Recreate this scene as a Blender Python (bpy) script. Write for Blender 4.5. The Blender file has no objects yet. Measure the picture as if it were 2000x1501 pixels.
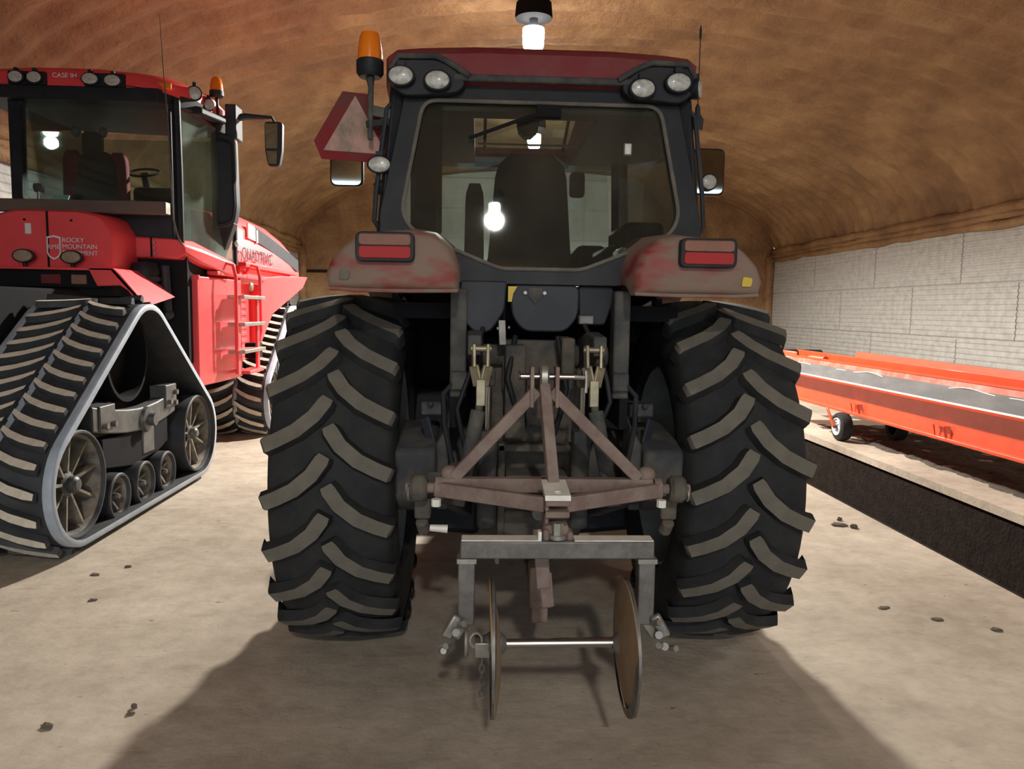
import bpy, bmesh, math, random
from mathutils import Vector, Matrix
random.seed(7)
R = math.radians
scene = bpy.context.scene
COL = scene.collection

# ------------------------------------------------------------------ camera, world, exposure
cam_d = bpy.data.cameras.new('camera')
cam = bpy.data.objects.new('camera', cam_d)
COL.objects.link(cam)
cam_d.sensor_width = 36.0
cam_d.sensor_fit = 'HORIZONTAL'
cam_d.lens = 1500.0 / 2000.0 * 36.0
cam_d.clip_start = 0.05
cam_d.clip_end = 200
_M = (Matrix.Rotation(-math.atan(70 / 1500), 3, 'Z') @ Matrix.Rotation(R(-5.63), 3, 'X') @ Matrix.Rotation(R(-0.94), 3, 'Y')
      @ Matrix.Rotation(R(90), 3, 'X'))
cam.matrix_world = Matrix.Translation((0, 0, 1.836)) @ _M.to_4x4()
scene.camera = cam

world = bpy.data.worlds.new('world')
scene.world = world
world.use_nodes = True
world.node_tree.nodes['Background'].inputs[0].default_value = (0.74, 0.87, 1.0, 1)
world.node_tree.nodes['Background'].inputs[1].default_value = 3.0      # daylight outside the open doorway behind the camera

vs = scene.view_settings
vs.view_transform = 'Standard'
vs.look = 'None'
vs.exposure = 0.0
vs.gamma = 1.0
vs.use_curve_mapping = False

# the hall's lamps: x, y, z of the globe centre, beam power in watts, globe brightness
LAMPS = [(0.87, 13.1, 6.27, 5400, 95),
         (0.30, -6.3, 6.20, 1300, 60),
         (1.45, 20.8, 6.27, 3000, 80),
         (7.00, 2.5, 5.25, 120, 30)]

# ------------------------------------------------------------------ materials
def mat(name, c1, c2=None, rough=0.6, metal=0.0, scale=6.0, lo=0.4, hi=0.65, bump=0.0, bscale=None, detail=6.0,
        coat=0.0, spec=0.5, stretch=None, rough2=None):
    m = bpy.data.materials.new(name)
    m.use_nodes = True
    nt = m.node_tree
    b = nt.nodes['Principled BSDF']
    b.inputs['Base Color'].default_value = (*c1, 1)
    b.inputs['Roughness'].default_value = rough
    b.inputs['Metallic'].default_value = metal
    b.inputs['Coat Weight'].default_value = coat
    b.inputs['Coat Roughness'].default_value = 0.12
    b.inputs['Specular IOR Level'].default_value = spec
    if c2 is None and not bump:
        return m
    tc = nt.nodes.new('ShaderNodeTexCoord')
    vec = tc.outputs['Object']
    if stretch:
        mp = nt.nodes.new('ShaderNodeMapping')
        mp.inputs['Scale'].default_value = stretch
        nt.links.new(vec, mp.inputs['Vector'])
        vec = mp.outputs['Vector']
    if c2 is not None:
        n = nt.nodes.new('ShaderNodeTexNoise')
        n.inputs['Scale'].default_value = scale
        n.inputs['Detail'].default_value = detail
        n.inputs['Roughness'].default_value = 0.62
        nt.links.new(vec, n.inputs['Vector'])
        r = nt.nodes.new('ShaderNodeValToRGB')
        r.color_ramp.elements[0].position = lo
        r.color_ramp.elements[0].color = (*c1, 1)
        r.color_ramp.elements[1].position = hi
        r.color_ramp.elements[1].color = (*c2, 1)
        nt.links.new(n.outputs['Fac'], r.inputs['Fac'])
        nt.links.new(r.outputs['Color'], b.inputs['Base Color'])
        if rough2 is not None:
            mr = nt.nodes.new('ShaderNodeMapRange')
            mr.inputs['From Min'].default_value = lo
            mr.inputs['From Max'].default_value = hi
            mr.inputs['To Min'].default_value = rough
            mr.inputs['To Max'].default_value = rough2
            nt.links.new(n.outputs['Fac'], mr.inputs['Value'])
            nt.links.new(mr.outputs['Result'], b.inputs['Roughness'])
    if bump:
        n2 = nt.nodes.new('ShaderNodeTexNoise')
        n2.inputs['Scale'].default_value = bscale or scale * 4
        n2.inputs['Detail'].default_value = 5
        nt.links.new(vec, n2.inputs['Vector'])
        bp = nt.nodes.new('ShaderNodeBump')
        bp.inputs['Strength'].default_value = bump
        bp.inputs['Distance'].default_value = 0.02
        nt.links.new(n2.outputs['Fac'], bp.inputs['Height'])
        nt.links.new(bp.outputs['Normal'], b.inputs['Normal'])
    return m

def foam_mat():
    m = bpy.data.materials.new('spray_foam')
    m.use_nodes = True
    nt = m.node_tree; N = nt.nodes; L = nt.links
    b = N['Principled BSDF']
    b.inputs['Roughness'].default_value = 0.55
    tc = N.new('ShaderNodeTexCoord')
    def noise(scale, det, st=None, ro=0.6):
        v = tc.outputs['Object']
        if st:
            mp = N.new('ShaderNodeMapping'); mp.inputs['Scale'].default_value = st
            L.new(v, mp.inputs['Vector']); v = mp.outputs['Vector']
        n = N.new('ShaderNodeTexNoise')
        n.inputs['Scale'].default_value = scale; n.inputs['Detail'].default_value = det; n.inputs['Roughness'].default_value = ro
        L.new(v, n.inputs['Vector'])
        return n.outputs['Fac']
    n1 = noise(0.75, 12, None, 0.72)
    r1 = N.new('ShaderNodeValToRGB')
    e = r1.color_ramp.elements
    e[0].position = 0.30; e[0].color = (0.185, 0.098, 0.045, 1)
    e[1].position = 0.72; e[1].color = (0.40, 0.255, 0.115, 1)
    k = r1.color_ramp.elements.new(0.5); k.color = (0.285, 0.160, 0.072, 1)
    L.new(n1, r1.inputs['Fac'])
    # pale chips where the skin of the foam has broken off
    n2 = noise(2.1, 3)
    r2 = N.new('ShaderNodeValToRGB')
    r2.color_ramp.elements[0].position = 0.765; r2.color_ramp.elements[0].color = (0, 0, 0, 1)
    r2.color_ramp.elements[1].position = 0.80; r2.color_ramp.elements[1].color = (1, 1, 1, 1)
    L.new(n2, r2.inputs['Fac'])
    # darker stains
    n3 = noise(1.3, 6, (1, 0.5, 1))
    r3 = N.new('ShaderNodeValToRGB')
    r3.color_ramp.elements[0].position = 0.38; r3.color_ramp.elements[0].color = (0.72, 0.66, 0.60, 1)
    r3.color_ramp.elements[1].position = 0.58; r3.color_ramp.elements[1].color = (1, 1, 1, 1)
    L.new(n3, r3.inputs['Fac'])
    mx = N.new('ShaderNodeMix'); mx.data_type = 'RGBA'; mx.blend_type = 'MULTIPLY'
    mx.inputs[0].default_value = 1.0
    L.new(r1.outputs['Color'], mx.inputs[6]); L.new(r3.outputs['Color'], mx.inputs[7])
    m2 = N.new('ShaderNodeMix'); m2.data_type = 'RGBA'
    L.new(r2.outputs['Color'], m2.inputs[0]); L.new(mx.outputs[2], m2.inputs[6])
    m2.inputs[7].default_value = (0.80, 0.68, 0.42, 1)
    L.new(m2.outputs[2], b.inputs['Base Color'])
    n4 = noise(9, 6)
    n5 = noise(40, 3)
    ad = N.new('ShaderNodeMath'); ad.operation = 'MULTIPLY_ADD'
    L.new(n5, ad.inputs[0]); ad.inputs[1].default_value = 0.25; L.new(n4, ad.inputs[2])
    bp = N.new('ShaderNodeBump'); bp.inputs['Strength'].default_value = 0.8; bp.inputs['Distance'].default_value = 0.07
    L.new(ad.outputs[0], bp.inputs['Height']); L.new(bp.outputs['Normal'], b.inputs['Normal'])
    return m

def floor_mat():
    m = bpy.data.materials.new('dusty_concrete')
    m.use_nodes = True
    nt = m.node_tree; N = nt.nodes; L = nt.links
    b = N['Principled BSDF']
    b.inputs['Roughness'].default_value = 0.85
    b.inputs['Specular IOR Level'].default_value = 0.25
    tc = N.new('ShaderNodeTexCoord')
    def noise(scale, det, st=None):
        v = tc.outputs['Object']
        if st:
            mp = N.new('ShaderNodeMapping'); mp.inputs['Scale'].default_value = st
            L.new(v, mp.inputs['Vector']); v = mp.outputs['Vector']
        n = N.new('ShaderNodeTexNoise')
        n.inputs['Scale'].default_value = scale; n.inputs['Detail'].default_value = det; n.inputs['Roughness'].default_value = 0.62
        L.new(v, n.inputs['Vector'])
        return n.outputs['Fac']
    def ramp(f, p0, c0, p1, c1):
        r = N.new('ShaderNodeValToRGB')
        r.color_ramp.elements[0].position = p0; r.color_ramp.elements[0].color = (*c0, 1)
        r.color_ramp.elements[1].position = p1; r.color_ramp.elements[1].color = (*c1, 1)
        L.new(f, r.inputs['Fac'])
        return r.outputs['Color']
    base = ramp(noise(0.8, 12), 0.32, (0.36, 0.30, 0.235), 0.66, (0.58, 0.50, 0.405))
    grain = ramp(noise(7, 12), 0.30, (0.80, 0.79, 0.77), 0.60, (1, 1, 1))
    scuff = ramp(noise(1.6, 9, (1.0, 5.0, 1)), 0.62, (1, 1, 1), 0.80, (0.66, 0.61, 0.55))
    spots = ramp(noise(9, 3, (0.8, 1.6, 1)), 0.70, (1, 1, 1), 0.745, (0.42, 0.37, 0.31))
    specks = ramp(noise(34, 2, (0.8, 1.5, 1)), 0.72, (1, 1, 1), 0.76, (0.48, 0.43, 0.37))
    c = base
    for o in (grain, scuff, spots, specks):
        mx = N.new('ShaderNodeMix'); mx.data_type = 'RGBA'; mx.blend_type = 'MULTIPLY'; mx.inputs[0].default_value = 1.0
        L.new(c, mx.inputs[6]); L.new(o, mx.inputs[7]); c = mx.outputs[2]
    L.new(c, b.inputs['Base Color'])
    bp = N.new('ShaderNodeBump'); bp.inputs['Strength'].default_value = 0.35; bp.inputs['Distance'].default_value = 0.02
    L.new(noise(16, 8), bp.inputs['Height']); L.new(bp.outputs['Normal'], b.inputs['Normal'])
    return m

def glass_mat(name, tint, refl=0.10, dirt=None, amount=0.0, scale=5.0, stretch=None):
    m = bpy.data.materials.new(name)
    m.use_nodes = True
    nt = m.node_tree; N = nt.nodes; L = nt.links
    out = N['Material Output']
    N.remove(N['Principled BSDF'])
    tr = N.new('ShaderNodeBsdfTransparent'); tr.inputs[0].default_value = (*tint, 1)
    gl = N.new('ShaderNodeBsdfGlossy'); gl.inputs['Roughness'].default_value = 0.02
    lw = N.new('ShaderNodeLayerWeight'); lw.inputs[0].default_value = 0.12
    mr = N.new('ShaderNodeMapRange'); mr.inputs['To Min'].default_value = refl * 0.5; mr.inputs['To Max'].default_value = 0.9
    L.new(lw.outputs['Fresnel'], mr.inputs['Value'])
    mx = N.new('ShaderNodeMixShader')
    L.new(mr.outputs[0], mx.inputs[0]); L.new(tr.outputs[0], mx.inputs[1]); L.new(gl.outputs[0], mx.inputs[2])
    last = mx
    if dirt:
        tc = N.new('ShaderNodeTexCoord'); v = tc.outputs['Object']
        if stretch:
            mp = N.new('ShaderNodeMapping'); mp.inputs['Scale'].default_value = stretch
            L.new(v, mp.inputs['Vector']); v = mp.outputs['Vector']
        n = N.new('ShaderNodeTexNoise'); n.inputs['Scale'].default_value = scale; n.inputs['Detail'].default_value = 8
        L.new(v, n.inputs['Vector'])
        r2 = N.new('ShaderNodeMapRange'); r2.inputs['From Min'].default_value = 0.42; r2.inputs['From Max'].default_value = 0.72
        r2.inputs['To Min'].default_value = amount * 0.3; r2.inputs['To Max'].default_value = amount
        L.new(n.outputs['Fac'], r2.inputs['Value'])
        df = N.new('ShaderNodeBsdfDiffuse'); df.inputs[0].default_value = (*dirt, 1)
        m3 = N.new('ShaderNodeMixShader')
        L.new(r2.outputs[0], m3.inputs[0]); L.new(mx.outputs[0], m3.inputs[1]); L.new(df.outputs[0], m3.inputs[2])
        last = m3
    L.new(last.outputs[0], out.inputs['Surface'])
    return m

def emit_mat(name, col, strength):
    m = bpy.data.materials.new(name)
    m.use_nodes = True
    b = m.node_tree.nodes['Principled BSDF']
    b.inputs['Base Color'].default_value = (*col, 1)
    b.inputs['Emission Color'].default_value = (*col, 1)
    b.inputs['Emission Strength'].default_value = strength
    return m

M = {}
M['foam'] = foam_mat()
M['floor'] = floor_mat()
M['block'] = mat('grey_block', (0.42, 0.41, 0.39), (0.30, 0.295, 0.28), rough=0.8, scale=5, lo=0.35, hi=0.7, bump=0.5, bscale=40)
M['darkbrown'] = mat('dark_brown', (0.013, 0.008, 0.006), (0.024, 0.015, 0.011), rough=0.95, scale=7, bump=0.6, bscale=25, spec=0.15)
M['clod'] = mat('dry_clod', (0.15, 0.12, 0.09), (0.09, 0.07, 0.05), rough=0.95, scale=30)
M['soil'] = mat('loose_soil', (0.05, 0.04, 0.03), (0.10, 0.08, 0.06), rough=0.95, scale=9, bump=0.8, bscale=30)
M['doorwhite'] = mat('white_sheet', (0.78, 0.82, 0.80), (0.66, 0.70, 0.69), rough=0.6, scale=1.2)
M['rubber'] = mat('black_rubber', (0.020, 0.021, 0.022), (0.038, 0.037, 0.035), rough=0.8, scale=7, lo=0.4, hi=0.75, bump=0.2, bscale=60, spec=0.25)
M['tread'] = mat('worn_tread_dust', (0.115, 0.101, 0.080), (0.165, 0.148, 0.118), rough=0.9, scale=9, lo=0.35, hi=0.7)
M['belt'] = mat('belt_rubber', (0.030, 0.032, 0.036), (0.05, 0.052, 0.056), rough=0.6, scale=8)
M['beltedge'] = mat('blue_grey_belt', (0.32, 0.38, 0.45), (0.42, 0.46, 0.51), rough=0.5, scale=7)
M['belttop'] = mat('tan_dust_lit_lug', (0.74, 0.66, 0.53), (0.56, 0.50, 0.40), rough=0.9, scale=10)  # dust colour raised to stand in for light on the lug tops
M['red'] = mat('red_paint', (0.88, 0.070, 0.080), (0.80, 0.060, 0.068), rough=0.45, scale=3, coat=0.15)
M['reddust'] = mat('dusty_red_paint', (0.26, 0.028, 0.030), (0.24, 0.165, 0.125), rough=0.5, rough2=0.9, scale=3.4, lo=0.36, hi=0.52,
                   detail=3, stretch=(0.8, 1, 2.0))
M['redroof'] = mat('roof_red_paint', (0.20, 0.018, 0.026), (0.20, 0.05, 0.045), rough=0.6, scale=4, spec=0.3)
M['orange'] = mat('orange_red_paint', (0.80, 0.085, 0.022), (0.70, 0.07, 0.02), rough=0.42, scale=4, coat=0.3)
M['orangeworn'] = mat('worn_orange_paint', (0.72, 0.10, 0.05), (0.46, 0.30, 0.24), rough=0.6, scale=5, lo=0.45, hi=0.75)
M['scuffed'] = mat('scuffed_grey_steel', (0.085, 0.082, 0.085), (0.13, 0.125, 0.125), rough=0.75, metal=0.0, scale=6, stretch=(1, 0.3, 1))
M['black'] = mat('black_plastic', (0.011, 0.012, 0.016), (0.022, 0.023, 0.026), rough=0.55, scale=6, spec=0.3)
M['matte'] = mat('matte_black', (0.012, 0.012, 0.014), rough=0.9, spec=0.2)
M['slate'] = mat('slate_plastic', (0.024, 0.027, 0.034), (0.034, 0.037, 0.043), rough=0.55, scale=6, spec=0.35)
M['dusty'] = mat('dusty_dark_iron', (0.040, 0.042, 0.046), (0.115, 0.105, 0.085), rough=0.8, scale=6, lo=0.40, hi=0.68, bump=0.3, bscale=30)
M['mud'] = mat('muddy_iron', (0.12, 0.100, 0.075), (0.055, 0.052, 0.050), rough=0.9, scale=9, bump=0.5, bscale=30)
M['seal'] = mat('dusty_seal', (0.17, 0.15, 0.12), (0.11, 0.10, 0.085), rough=0.9, scale=9)
M['chrome'] = mat('chrome', (0.52, 0.52, 0.52), rough=0.2, metal=1.0)
M['steel'] = mat('galvanised_steel', (0.40, 0.38, 0.33), (0.27, 0.26, 0.23), rough=0.45, metal=0.7, scale=14)
M['zinc'] = mat('yellow_zinc', (0.36, 0.31, 0.20), (0.24, 0.21, 0.14), rough=0.45, metal=0.5, scale=20)
M['rawsteel'] = mat('raw_steel', (0.20, 0.185, 0.17), (0.13, 0.12, 0.11), rough=0.48, metal=0.45, scale=16)
M['whitesteel'] = mat('bare_steel_lit_top', (0.88, 0.86, 0.78), (0.74, 0.70, 0.62), rough=0.5, metal=0.1, scale=12)  # bare steel, also used to paint lit top faces
M['rust'] = mat('rusty_brown_steel', (0.20, 0.135, 0.115), (0.27, 0.21, 0.17), rough=0.8, scale=12, metal=0.1)
M['disc'] = mat('rusted_disc', (0.31, 0.20, 0.105), (0.36, 0.30, 0.22), rough=0.6, metal=0.35, scale=6, lo=0.4, hi=0.7)
M['rim'] = mat('dusty_silver_rim', (0.36, 0.37, 0.35), (0.25, 0.25, 0.235), rough=0.6, metal=0.2, scale=5)
M['wheeldust'] = mat('dusty_wheel', (0.30, 0.26, 0.20), (0.10, 0.095, 0.09), rough=0.85, scale=7, lo=0.35, hi=0.65)
M['greyframe'] = mat('grey_track_frame', (0.075, 0.078, 0.082), (0.13, 0.13, 0.125), rough=0.5, metal=0.3, scale=6)
M['amber'] = mat('amber_lens', (0.95, 0.22, 0.01), rough=0.25, coat=0.5)
M['amber'].node_tree.nodes['Principled BSDF'].inputs['Transmission Weight'].default_value = 0.0
M['redlens'] = mat('red_lens', (0.40, 0.035, 0.035), rough=0.6, spec=0.2)
M['dustshade'] = mat('dusty_shaded_lens', (0.23, 0.11, 0.075), (0.30, 0.13, 0.09), rough=0.7, scale=12)  # real dust on the fender lamps, painted shade on the turn lens
M['lens'] = mat('lamp_lens', (0.60, 0.59, 0.54), (0.36, 0.35, 0.32), rough=0.3, scale=40, coat=0.3)
M['tanlens'] = mat('dusty_lamp_lens', (0.36, 0.29, 0.18), (0.27, 0.22, 0.14), rough=0.4, scale=30, coat=0.3)
M['white'] = mat('white_print', (0.80, 0.79, 0.77), rough=0.6)
M['whitewheel'] = mat('white_wheel', (0.80, 0.80, 0.82), (0.55, 0.55, 0.55), rough=0.5, scale=14, lo=0.5, hi=0.8)
M['yellow'] = mat('yellow_sticker', (0.62, 0.43, 0.03), rough=0.5)
M['smvorange'] = mat('faded_reflector', (0.50, 0.27, 0.22), (0.20, 0.16, 0.10), rough=0.6, scale=14, lo=0.38, hi=0.62, stretch=(1, 1, 0.6))
M['smvred'] = mat('dark_red_reflector', (0.22, 0.022, 0.026), (0.15, 0.045, 0.04), rough=0.7, scale=4, spec=0.15)
M['mirror'] = mat('mirror_glass', (0.62, 0.70, 0.66), rough=0.03, metal=1.0)
M['beam'] = mat('brown_beam', (0.145, 0.10, 0.075), (0.10, 0.07, 0.055), rough=0.7, scale=5, stretch=(0.3, 1, 1))
M['seat'] = mat('dark_seat_fabric', (0.028, 0.026, 0.028), (0.04, 0.037, 0.037), rough=0.9, scale=20)
M['seatred'] = mat('dark_red_seat', (0.17, 0.018, 0.022), rough=0.8)
M['teal'] = mat('pale_teal_paper', (0.35, 0.62, 0.60), rough=0.6)
M['liner'] = mat('brown_headliner', (0.035, 0.028, 0.024), rough=0.9)
M['glass'] = glass_mat('tinted_glass', (0.78, 0.86, 0.84), 0.10, (0.20, 0.18, 0.14), 0.08, 4)
M['glassdirty'] = glass_mat('dusty_tinted_glass', (0.74, 0.82, 0.81), 0.10, (0.13, 0.115, 0.09), 0.30, 3.2, (1.2, 1, 0.55))
M['glassgreen'] = glass_mat('green_glass', (0.55, 0.70, 0.63), 0.12, (0.30, 0.38, 0.34), 0.50, 1.6)
M['housing'] = mat('lamp_housing', (0.008, 0.008, 0.009), rough=0.9, spec=0.05)

# ------------------------------------------------------------------ mesh builder
class MB:
    def __init__(s):
        s.v = []; s.f = []; s.mi = []
    def add(s, vs, fs, mi=0):
        o = len(s.v)
        s.v.extend([tuple(p) for p in vs])
        s.f.extend([tuple(i + o for i in f) for f in fs])
        s.mi.extend([mi] * len(fs))
        return s
    def box(s, c, d, rot=None, mi=0):
        x, y, z = d[0] / 2, d[1] / 2, d[2] / 2
        vs = [Vector(p) for p in ((-x, -y, -z), (x, -y, -z), (x, y, -z), (-x, y, -z), (-x, -y, z), (x, -y, z), (x, y, z), (-x, y, z))]
        if rot is not None:
            vs = [rot @ p for p in vs]
        c = Vector(c)
        return s.add([p + c for p in vs], [(0, 3, 2, 1), (4, 5, 6, 7), (0, 1, 5, 4), (1, 2, 6, 5), (2, 3, 7, 6), (3, 0, 4, 7)], mi)
    def bx(s, x0, x1, y0, y1, z0, z1, mi=0):
        return s.box(((x0 + x1) / 2, (y0 + y1) / 2, (z0 + z1) / 2), (abs(x1 - x0), abs(y1 - y0), abs(z1 - z0)), None, mi)
    def bar(s, p0, p1, w, h, up=(0, 0, 1), mi=0):
        p0, p1 = Vector(p0), Vector(p1)
        d = (p1 - p0); ln = d.length; d.normalize()
        x = d.cross(Vector(up))
        if x.length < 1e-5: x = d.cross(Vector((0, 1, 0)))
        x.normalize(); z = x.cross(d)
        rot = Matrix((x, d, z)).transposed()
        return s.box((p0 + p1) / 2, (w, ln, h), rot, mi)
    def cyl(s, p0, p1, r0, r1=None, n=16, cap=True, mi=0):
        if r1 is None: r1 = r0
        p0, p1 = Vector(p0), Vector(p1)
        d = (p1 - p0).normalized()
        a = d.orthogonal().normalized(); b = d.cross(a)
        vs = []
        for p, r in ((p0, r0), (p1, r1)):
            for i in range(n):
                t = 2 * math.pi * i / n
                vs.append(p + (a * math.cos(t) + b * math.sin(t)) * r)
        fs = [(i, (i + 1) % n, n + (i + 1) % n, n + i) for i in range(n)]
        if cap:
            fs.append(tuple(range(n - 1, -1, -1))); fs.append(tuple(range(n, 2 * n)))
        return s.add(vs, fs, mi)
    def tube(s, pts, r, n=8, closed=False, mi=0):
        pts = [Vector(p) for p in pts]; k = len(pts)
        vs = []; prev = None
        for i, p in enumerate(pts):
            if closed: d = pts[(i + 1) % k] - pts[i - 1]
            else: d = pts[min(i + 1, k - 1)] - pts[max(i - 1, 0)]
            d.normalize()
            if prev is None: a = d.orthogonal().normalized()
            else:
                a = prev - d * prev.dot(d)
                a = a.normalized() if a.length > 1e-6 else d.orthogonal().normalized()
            prev = a; b = d.cross(a)
            rr = r[i] if isinstance(r, (list, tuple)) else r
            for j in range(n):
                t = 2 * math.pi * j / n
                vs.append(p + (a * math.cos(t) + b * math.sin(t)) * rr)
        fs = []
        for i in range(k if closed else k - 1):
            i2 = (i + 1) % k
            for j in range(n):
                fs.append((i * n + j, i * n + (j + 1) % n, i2 * n + (j + 1) % n, i2 * n + j))
        if not closed:
            fs.append(tuple(range(n - 1, -1, -1))); fs.append(tuple(range((k - 1) * n, k * n)))
        return s.add(vs, fs, mi)
    def lathe(s, prof, c=(0, 0, 0), axis='X', n=32, mi=0, closed=False, mis=None):
        """prof: (a, r) pairs along the axis"""
        c = Vector(c); vs = []
        for a, r in prof:
            for j in range(n):
                t = 2 * math.pi * j / n; cs, sn = math.cos(t) * r, math.sin(t) * r
                if axis == 'X': p = Vector((a, cs, sn))
                elif axis == 'Y': p = Vector((sn, a, cs))
                else: p = Vector((cs, sn, a))
                vs.append(c + p)
        k = len(prof); o = len(s.v)
        s.v.extend([tuple(p) for p in vs])
        for i in range(k if closed else k - 1):
            i2 = (i + 1) % k
            for j in range(n):
                s.f.append((o + i * n + j, o + i * n + (j + 1) % n, o + i2 * n + (j + 1) % n, o + i2 * n + j))
                s.mi.append(mis[i] if mis else mi)
        return s
    def prism(s, poly, a0, a1, plane='XZ', mi=0):
        """poly in the named plane, extruded along the third axis from a0 to a1"""
        def P(p, a):
            if plane == 'XZ': return (p[0], a, p[1])
            if plane == 'YZ': return (a, p[0], p[1])
            return (p[0], p[1], a)
        n = len(poly)
        vs = [P(p, a0) for p in poly] + [P(p, a1) for p in poly]
        fs = [tuple(range(n - 1, -1, -1)), tuple(range(n, 2 * n))] + [(i, (i + 1) % n, n + (i + 1) % n, n + i) for i in range(n)]
        return s.add(vs, fs, mi)
    def ring(s, outer, inner, a0, a1, plane='XZ', mi=0):
        def P(p, a):
            if plane == 'XZ': return (p[0], a, p[1])
            if plane == 'YZ': return (a, p[0], p[1])
            return (p[0], p[1], a)
        n = len(outer)
        vs = [P(p, a0) for p in outer] + [P(p, a0) for p in inner] + [P(p, a1) for p in outer] + [P(p, a1) for p in inner]
        fs = []
        for i in range(n):
            j = (i + 1) % n
            fs += [(i, j, n + j, n + i), (2 * n + i, 3 * n + i, 3 * n + j, 2 * n + j), (i, 2 * n + i, 2 * n + j, j), (n + i, n + j, 3 * n + j, 3 * n + i)]
        return s.add(vs, fs, mi)
    def loft(s, secs, cap=True, mi=0, closed=True):
        n = len(secs[0]); vs = [p for q in secs for p in q]; fs = []
        for i in range(len(secs) - 1):
            for j in range(n if closed else n - 1):
                fs.append((i * n + j, i * n + (j + 1) % n, (i + 1) * n + (j + 1) % n, (i + 1) * n + j))
        if cap and closed:
            fs.append(tuple(range(n - 1, -1, -1))); fs.append(tuple(range((len(secs) - 1) * n, len(secs) * n)))
        return s.add(vs, fs, mi)
    def ell(s, c, rx, ry, rz, n=14, m=8, mi=0):
        c = Vector(c); vs = []; fs = []
        for i in range(m + 1):
            th = math.pi * i / m
            for j in range(n):
                t = 2 * math.pi * j / n
                vs.append(c + Vector((rx * math.sin(th) * math.cos(t), ry * math.sin(th) * math.sin(t), rz * math.cos(th))))
        for i in range(m):
            for j in range(n):
                fs.append((i * n + j, i * n + (j + 1) % n, (i + 1) * n + (j + 1) % n, (i + 1) * n + j))
        return s.add(vs, fs, mi)

def mesh_of(mb, mats, org=(0, 0, 0), angle=35, name='mesh'):
    me = bpy.data.meshes.new(name)
    ox, oy, oz = org
    me.from_pydata([(x - ox, y - oy, z - oz) for x, y, z in mb.v], [], mb.f)
    if not isinstance(mats, (list, tuple)): mats = [mats]
    for m in mats: me.materials.append(M[m] if isinstance(m, str) else m)
    for p, i in zip(me.polygons, mb.mi): p.material_index = i
    bm = bmesh.new(); bm.from_mesh(me)
    bmesh.ops.remove_doubles(bm, verts=bm.verts, dist=1e-5)
    bmesh.ops.recalc_face_normals(bm, faces=bm.faces)
    bm.to_mesh(me); bm.free()
    me.polygons.foreach_set('use_smooth', [True] * len(me.polygons))
    me.set_sharp_from_angle(angle=R(angle))
    me.update()
    return me

def link(name, data, parent=None, loc=(0, 0, 0)):
    o = bpy.data.objects.new(name, data)
    COL.objects.link(o)
    if parent: o.parent = parent
    o.location = loc
    return o

def bevel(o, w, seg=2):
    md = o.modifiers.new('bevel', 'BEVEL'); md.width = w; md.segments = seg; md.limit_method = 'ANGLE'; md.angle_limit = R(40)
    md.harden_normals = False
    return o

class Thing:
    """an Empty at the thing's base; parts are given in coordinates whose origin is `frame` in the world"""
    def __init__(s, name, label, cat, base, frame=(0, 0, 0), group=None):
        s.frame = Vector(frame); s.base = Vector(base)
        s.e = link(name, None, None, s.frame + s.base)
        s.e['label'] = label; s.e['category'] = cat
        if group: s.e['group'] = group
    def part(s, name, mb, mats, parent=None, bev=0, angle=35, label=None):
        """parent: another part (its meshes share the thing's origin)"""
        o = link(name, mesh_of(mb, mats, s.base, angle, name), parent or s.e)
        if bev: bevel(o, bev)
        if label: o['label'] = label
        return o

def tag(o, label, cat, group=None):
    o['label'] = label; o['category'] = cat
    if group: o['group'] = group
    return o

def struct(name, mb, mats, angle=35):
    o = link(name, mesh_of(mb, mats, (0, 0, 0), angle, name))
    o['kind'] = 'structure'
    return o

def text_mesh(txt, size, mat_name, depth=0.002, name='lettering'):
    cu = bpy.data.curves.new('t', 'FONT'); cu.body = txt; cu.size = size; cu.extrude = depth
    cu.align_x = 'CENTER'; cu.align_y = 'CENTER'
    to = bpy.data.objects.new('t', cu); COL.objects.link(to)
    dg = bpy.context.evaluated_depsgraph_get()
    me = bpy.data.meshes.new_from_object(to.evaluated_get(dg))
    bpy.data.objects.remove(to); bpy.data.curves.remove(cu)
    me.name = name
    me.materials.clear(); me.materials.append(M[mat_name])
    return me

def oval(cx, cz, rx, rz, n=24, p=2.0):
    out = []
    for i in range(n):
        t = 2 * math.pi * i / n
        c, s_ = math.cos(t), math.sin(t)
        out.append((cx + rx * math.copysign(abs(c) ** (2 / p), c), cz + rz * math.copysign(abs(s_) ** (2 / p), s_)))
    return out

def smooth_poly(pts, k=4, rad=0.06):
    """round the corners of a closed 2D polygon"""
    out = []; n = len(pts)
    for i in range(n):
        p = Vector(pts[i]); a = Vector(pts[i - 1]); b = Vector(pts[(i + 1) % n])
        r = rad[i] if isinstance(rad, (list, tuple)) else rad
        da = min(r, (a - p).length * 0.45); db = min(r, (b - p).length * 0.45)
        A = p + (a - p).normalized() * da; B = p + (b - p).normalized() * db
        for j in range(k + 1):
            t = j / k
            out.append(tuple(A * (1 - t) ** 2 + p * 2 * t * (1 - t) + B * t * t))
    return out

def hull(pts):
    pts = sorted(set(pts))
    def half(ps):
        h = []
        for p in ps:
            while len(h) > 1 and (h[-1][0] - h[-2][0]) * (p[1] - h[-2][1]) - (h[-1][1] - h[-2][1]) * (p[0] - h[-2][0]) <= 0: h.pop()
            h.append(p)
        return h
    a, b = half(pts), half(pts[::-1])
    return a[:-1] + b[:-1]

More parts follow.
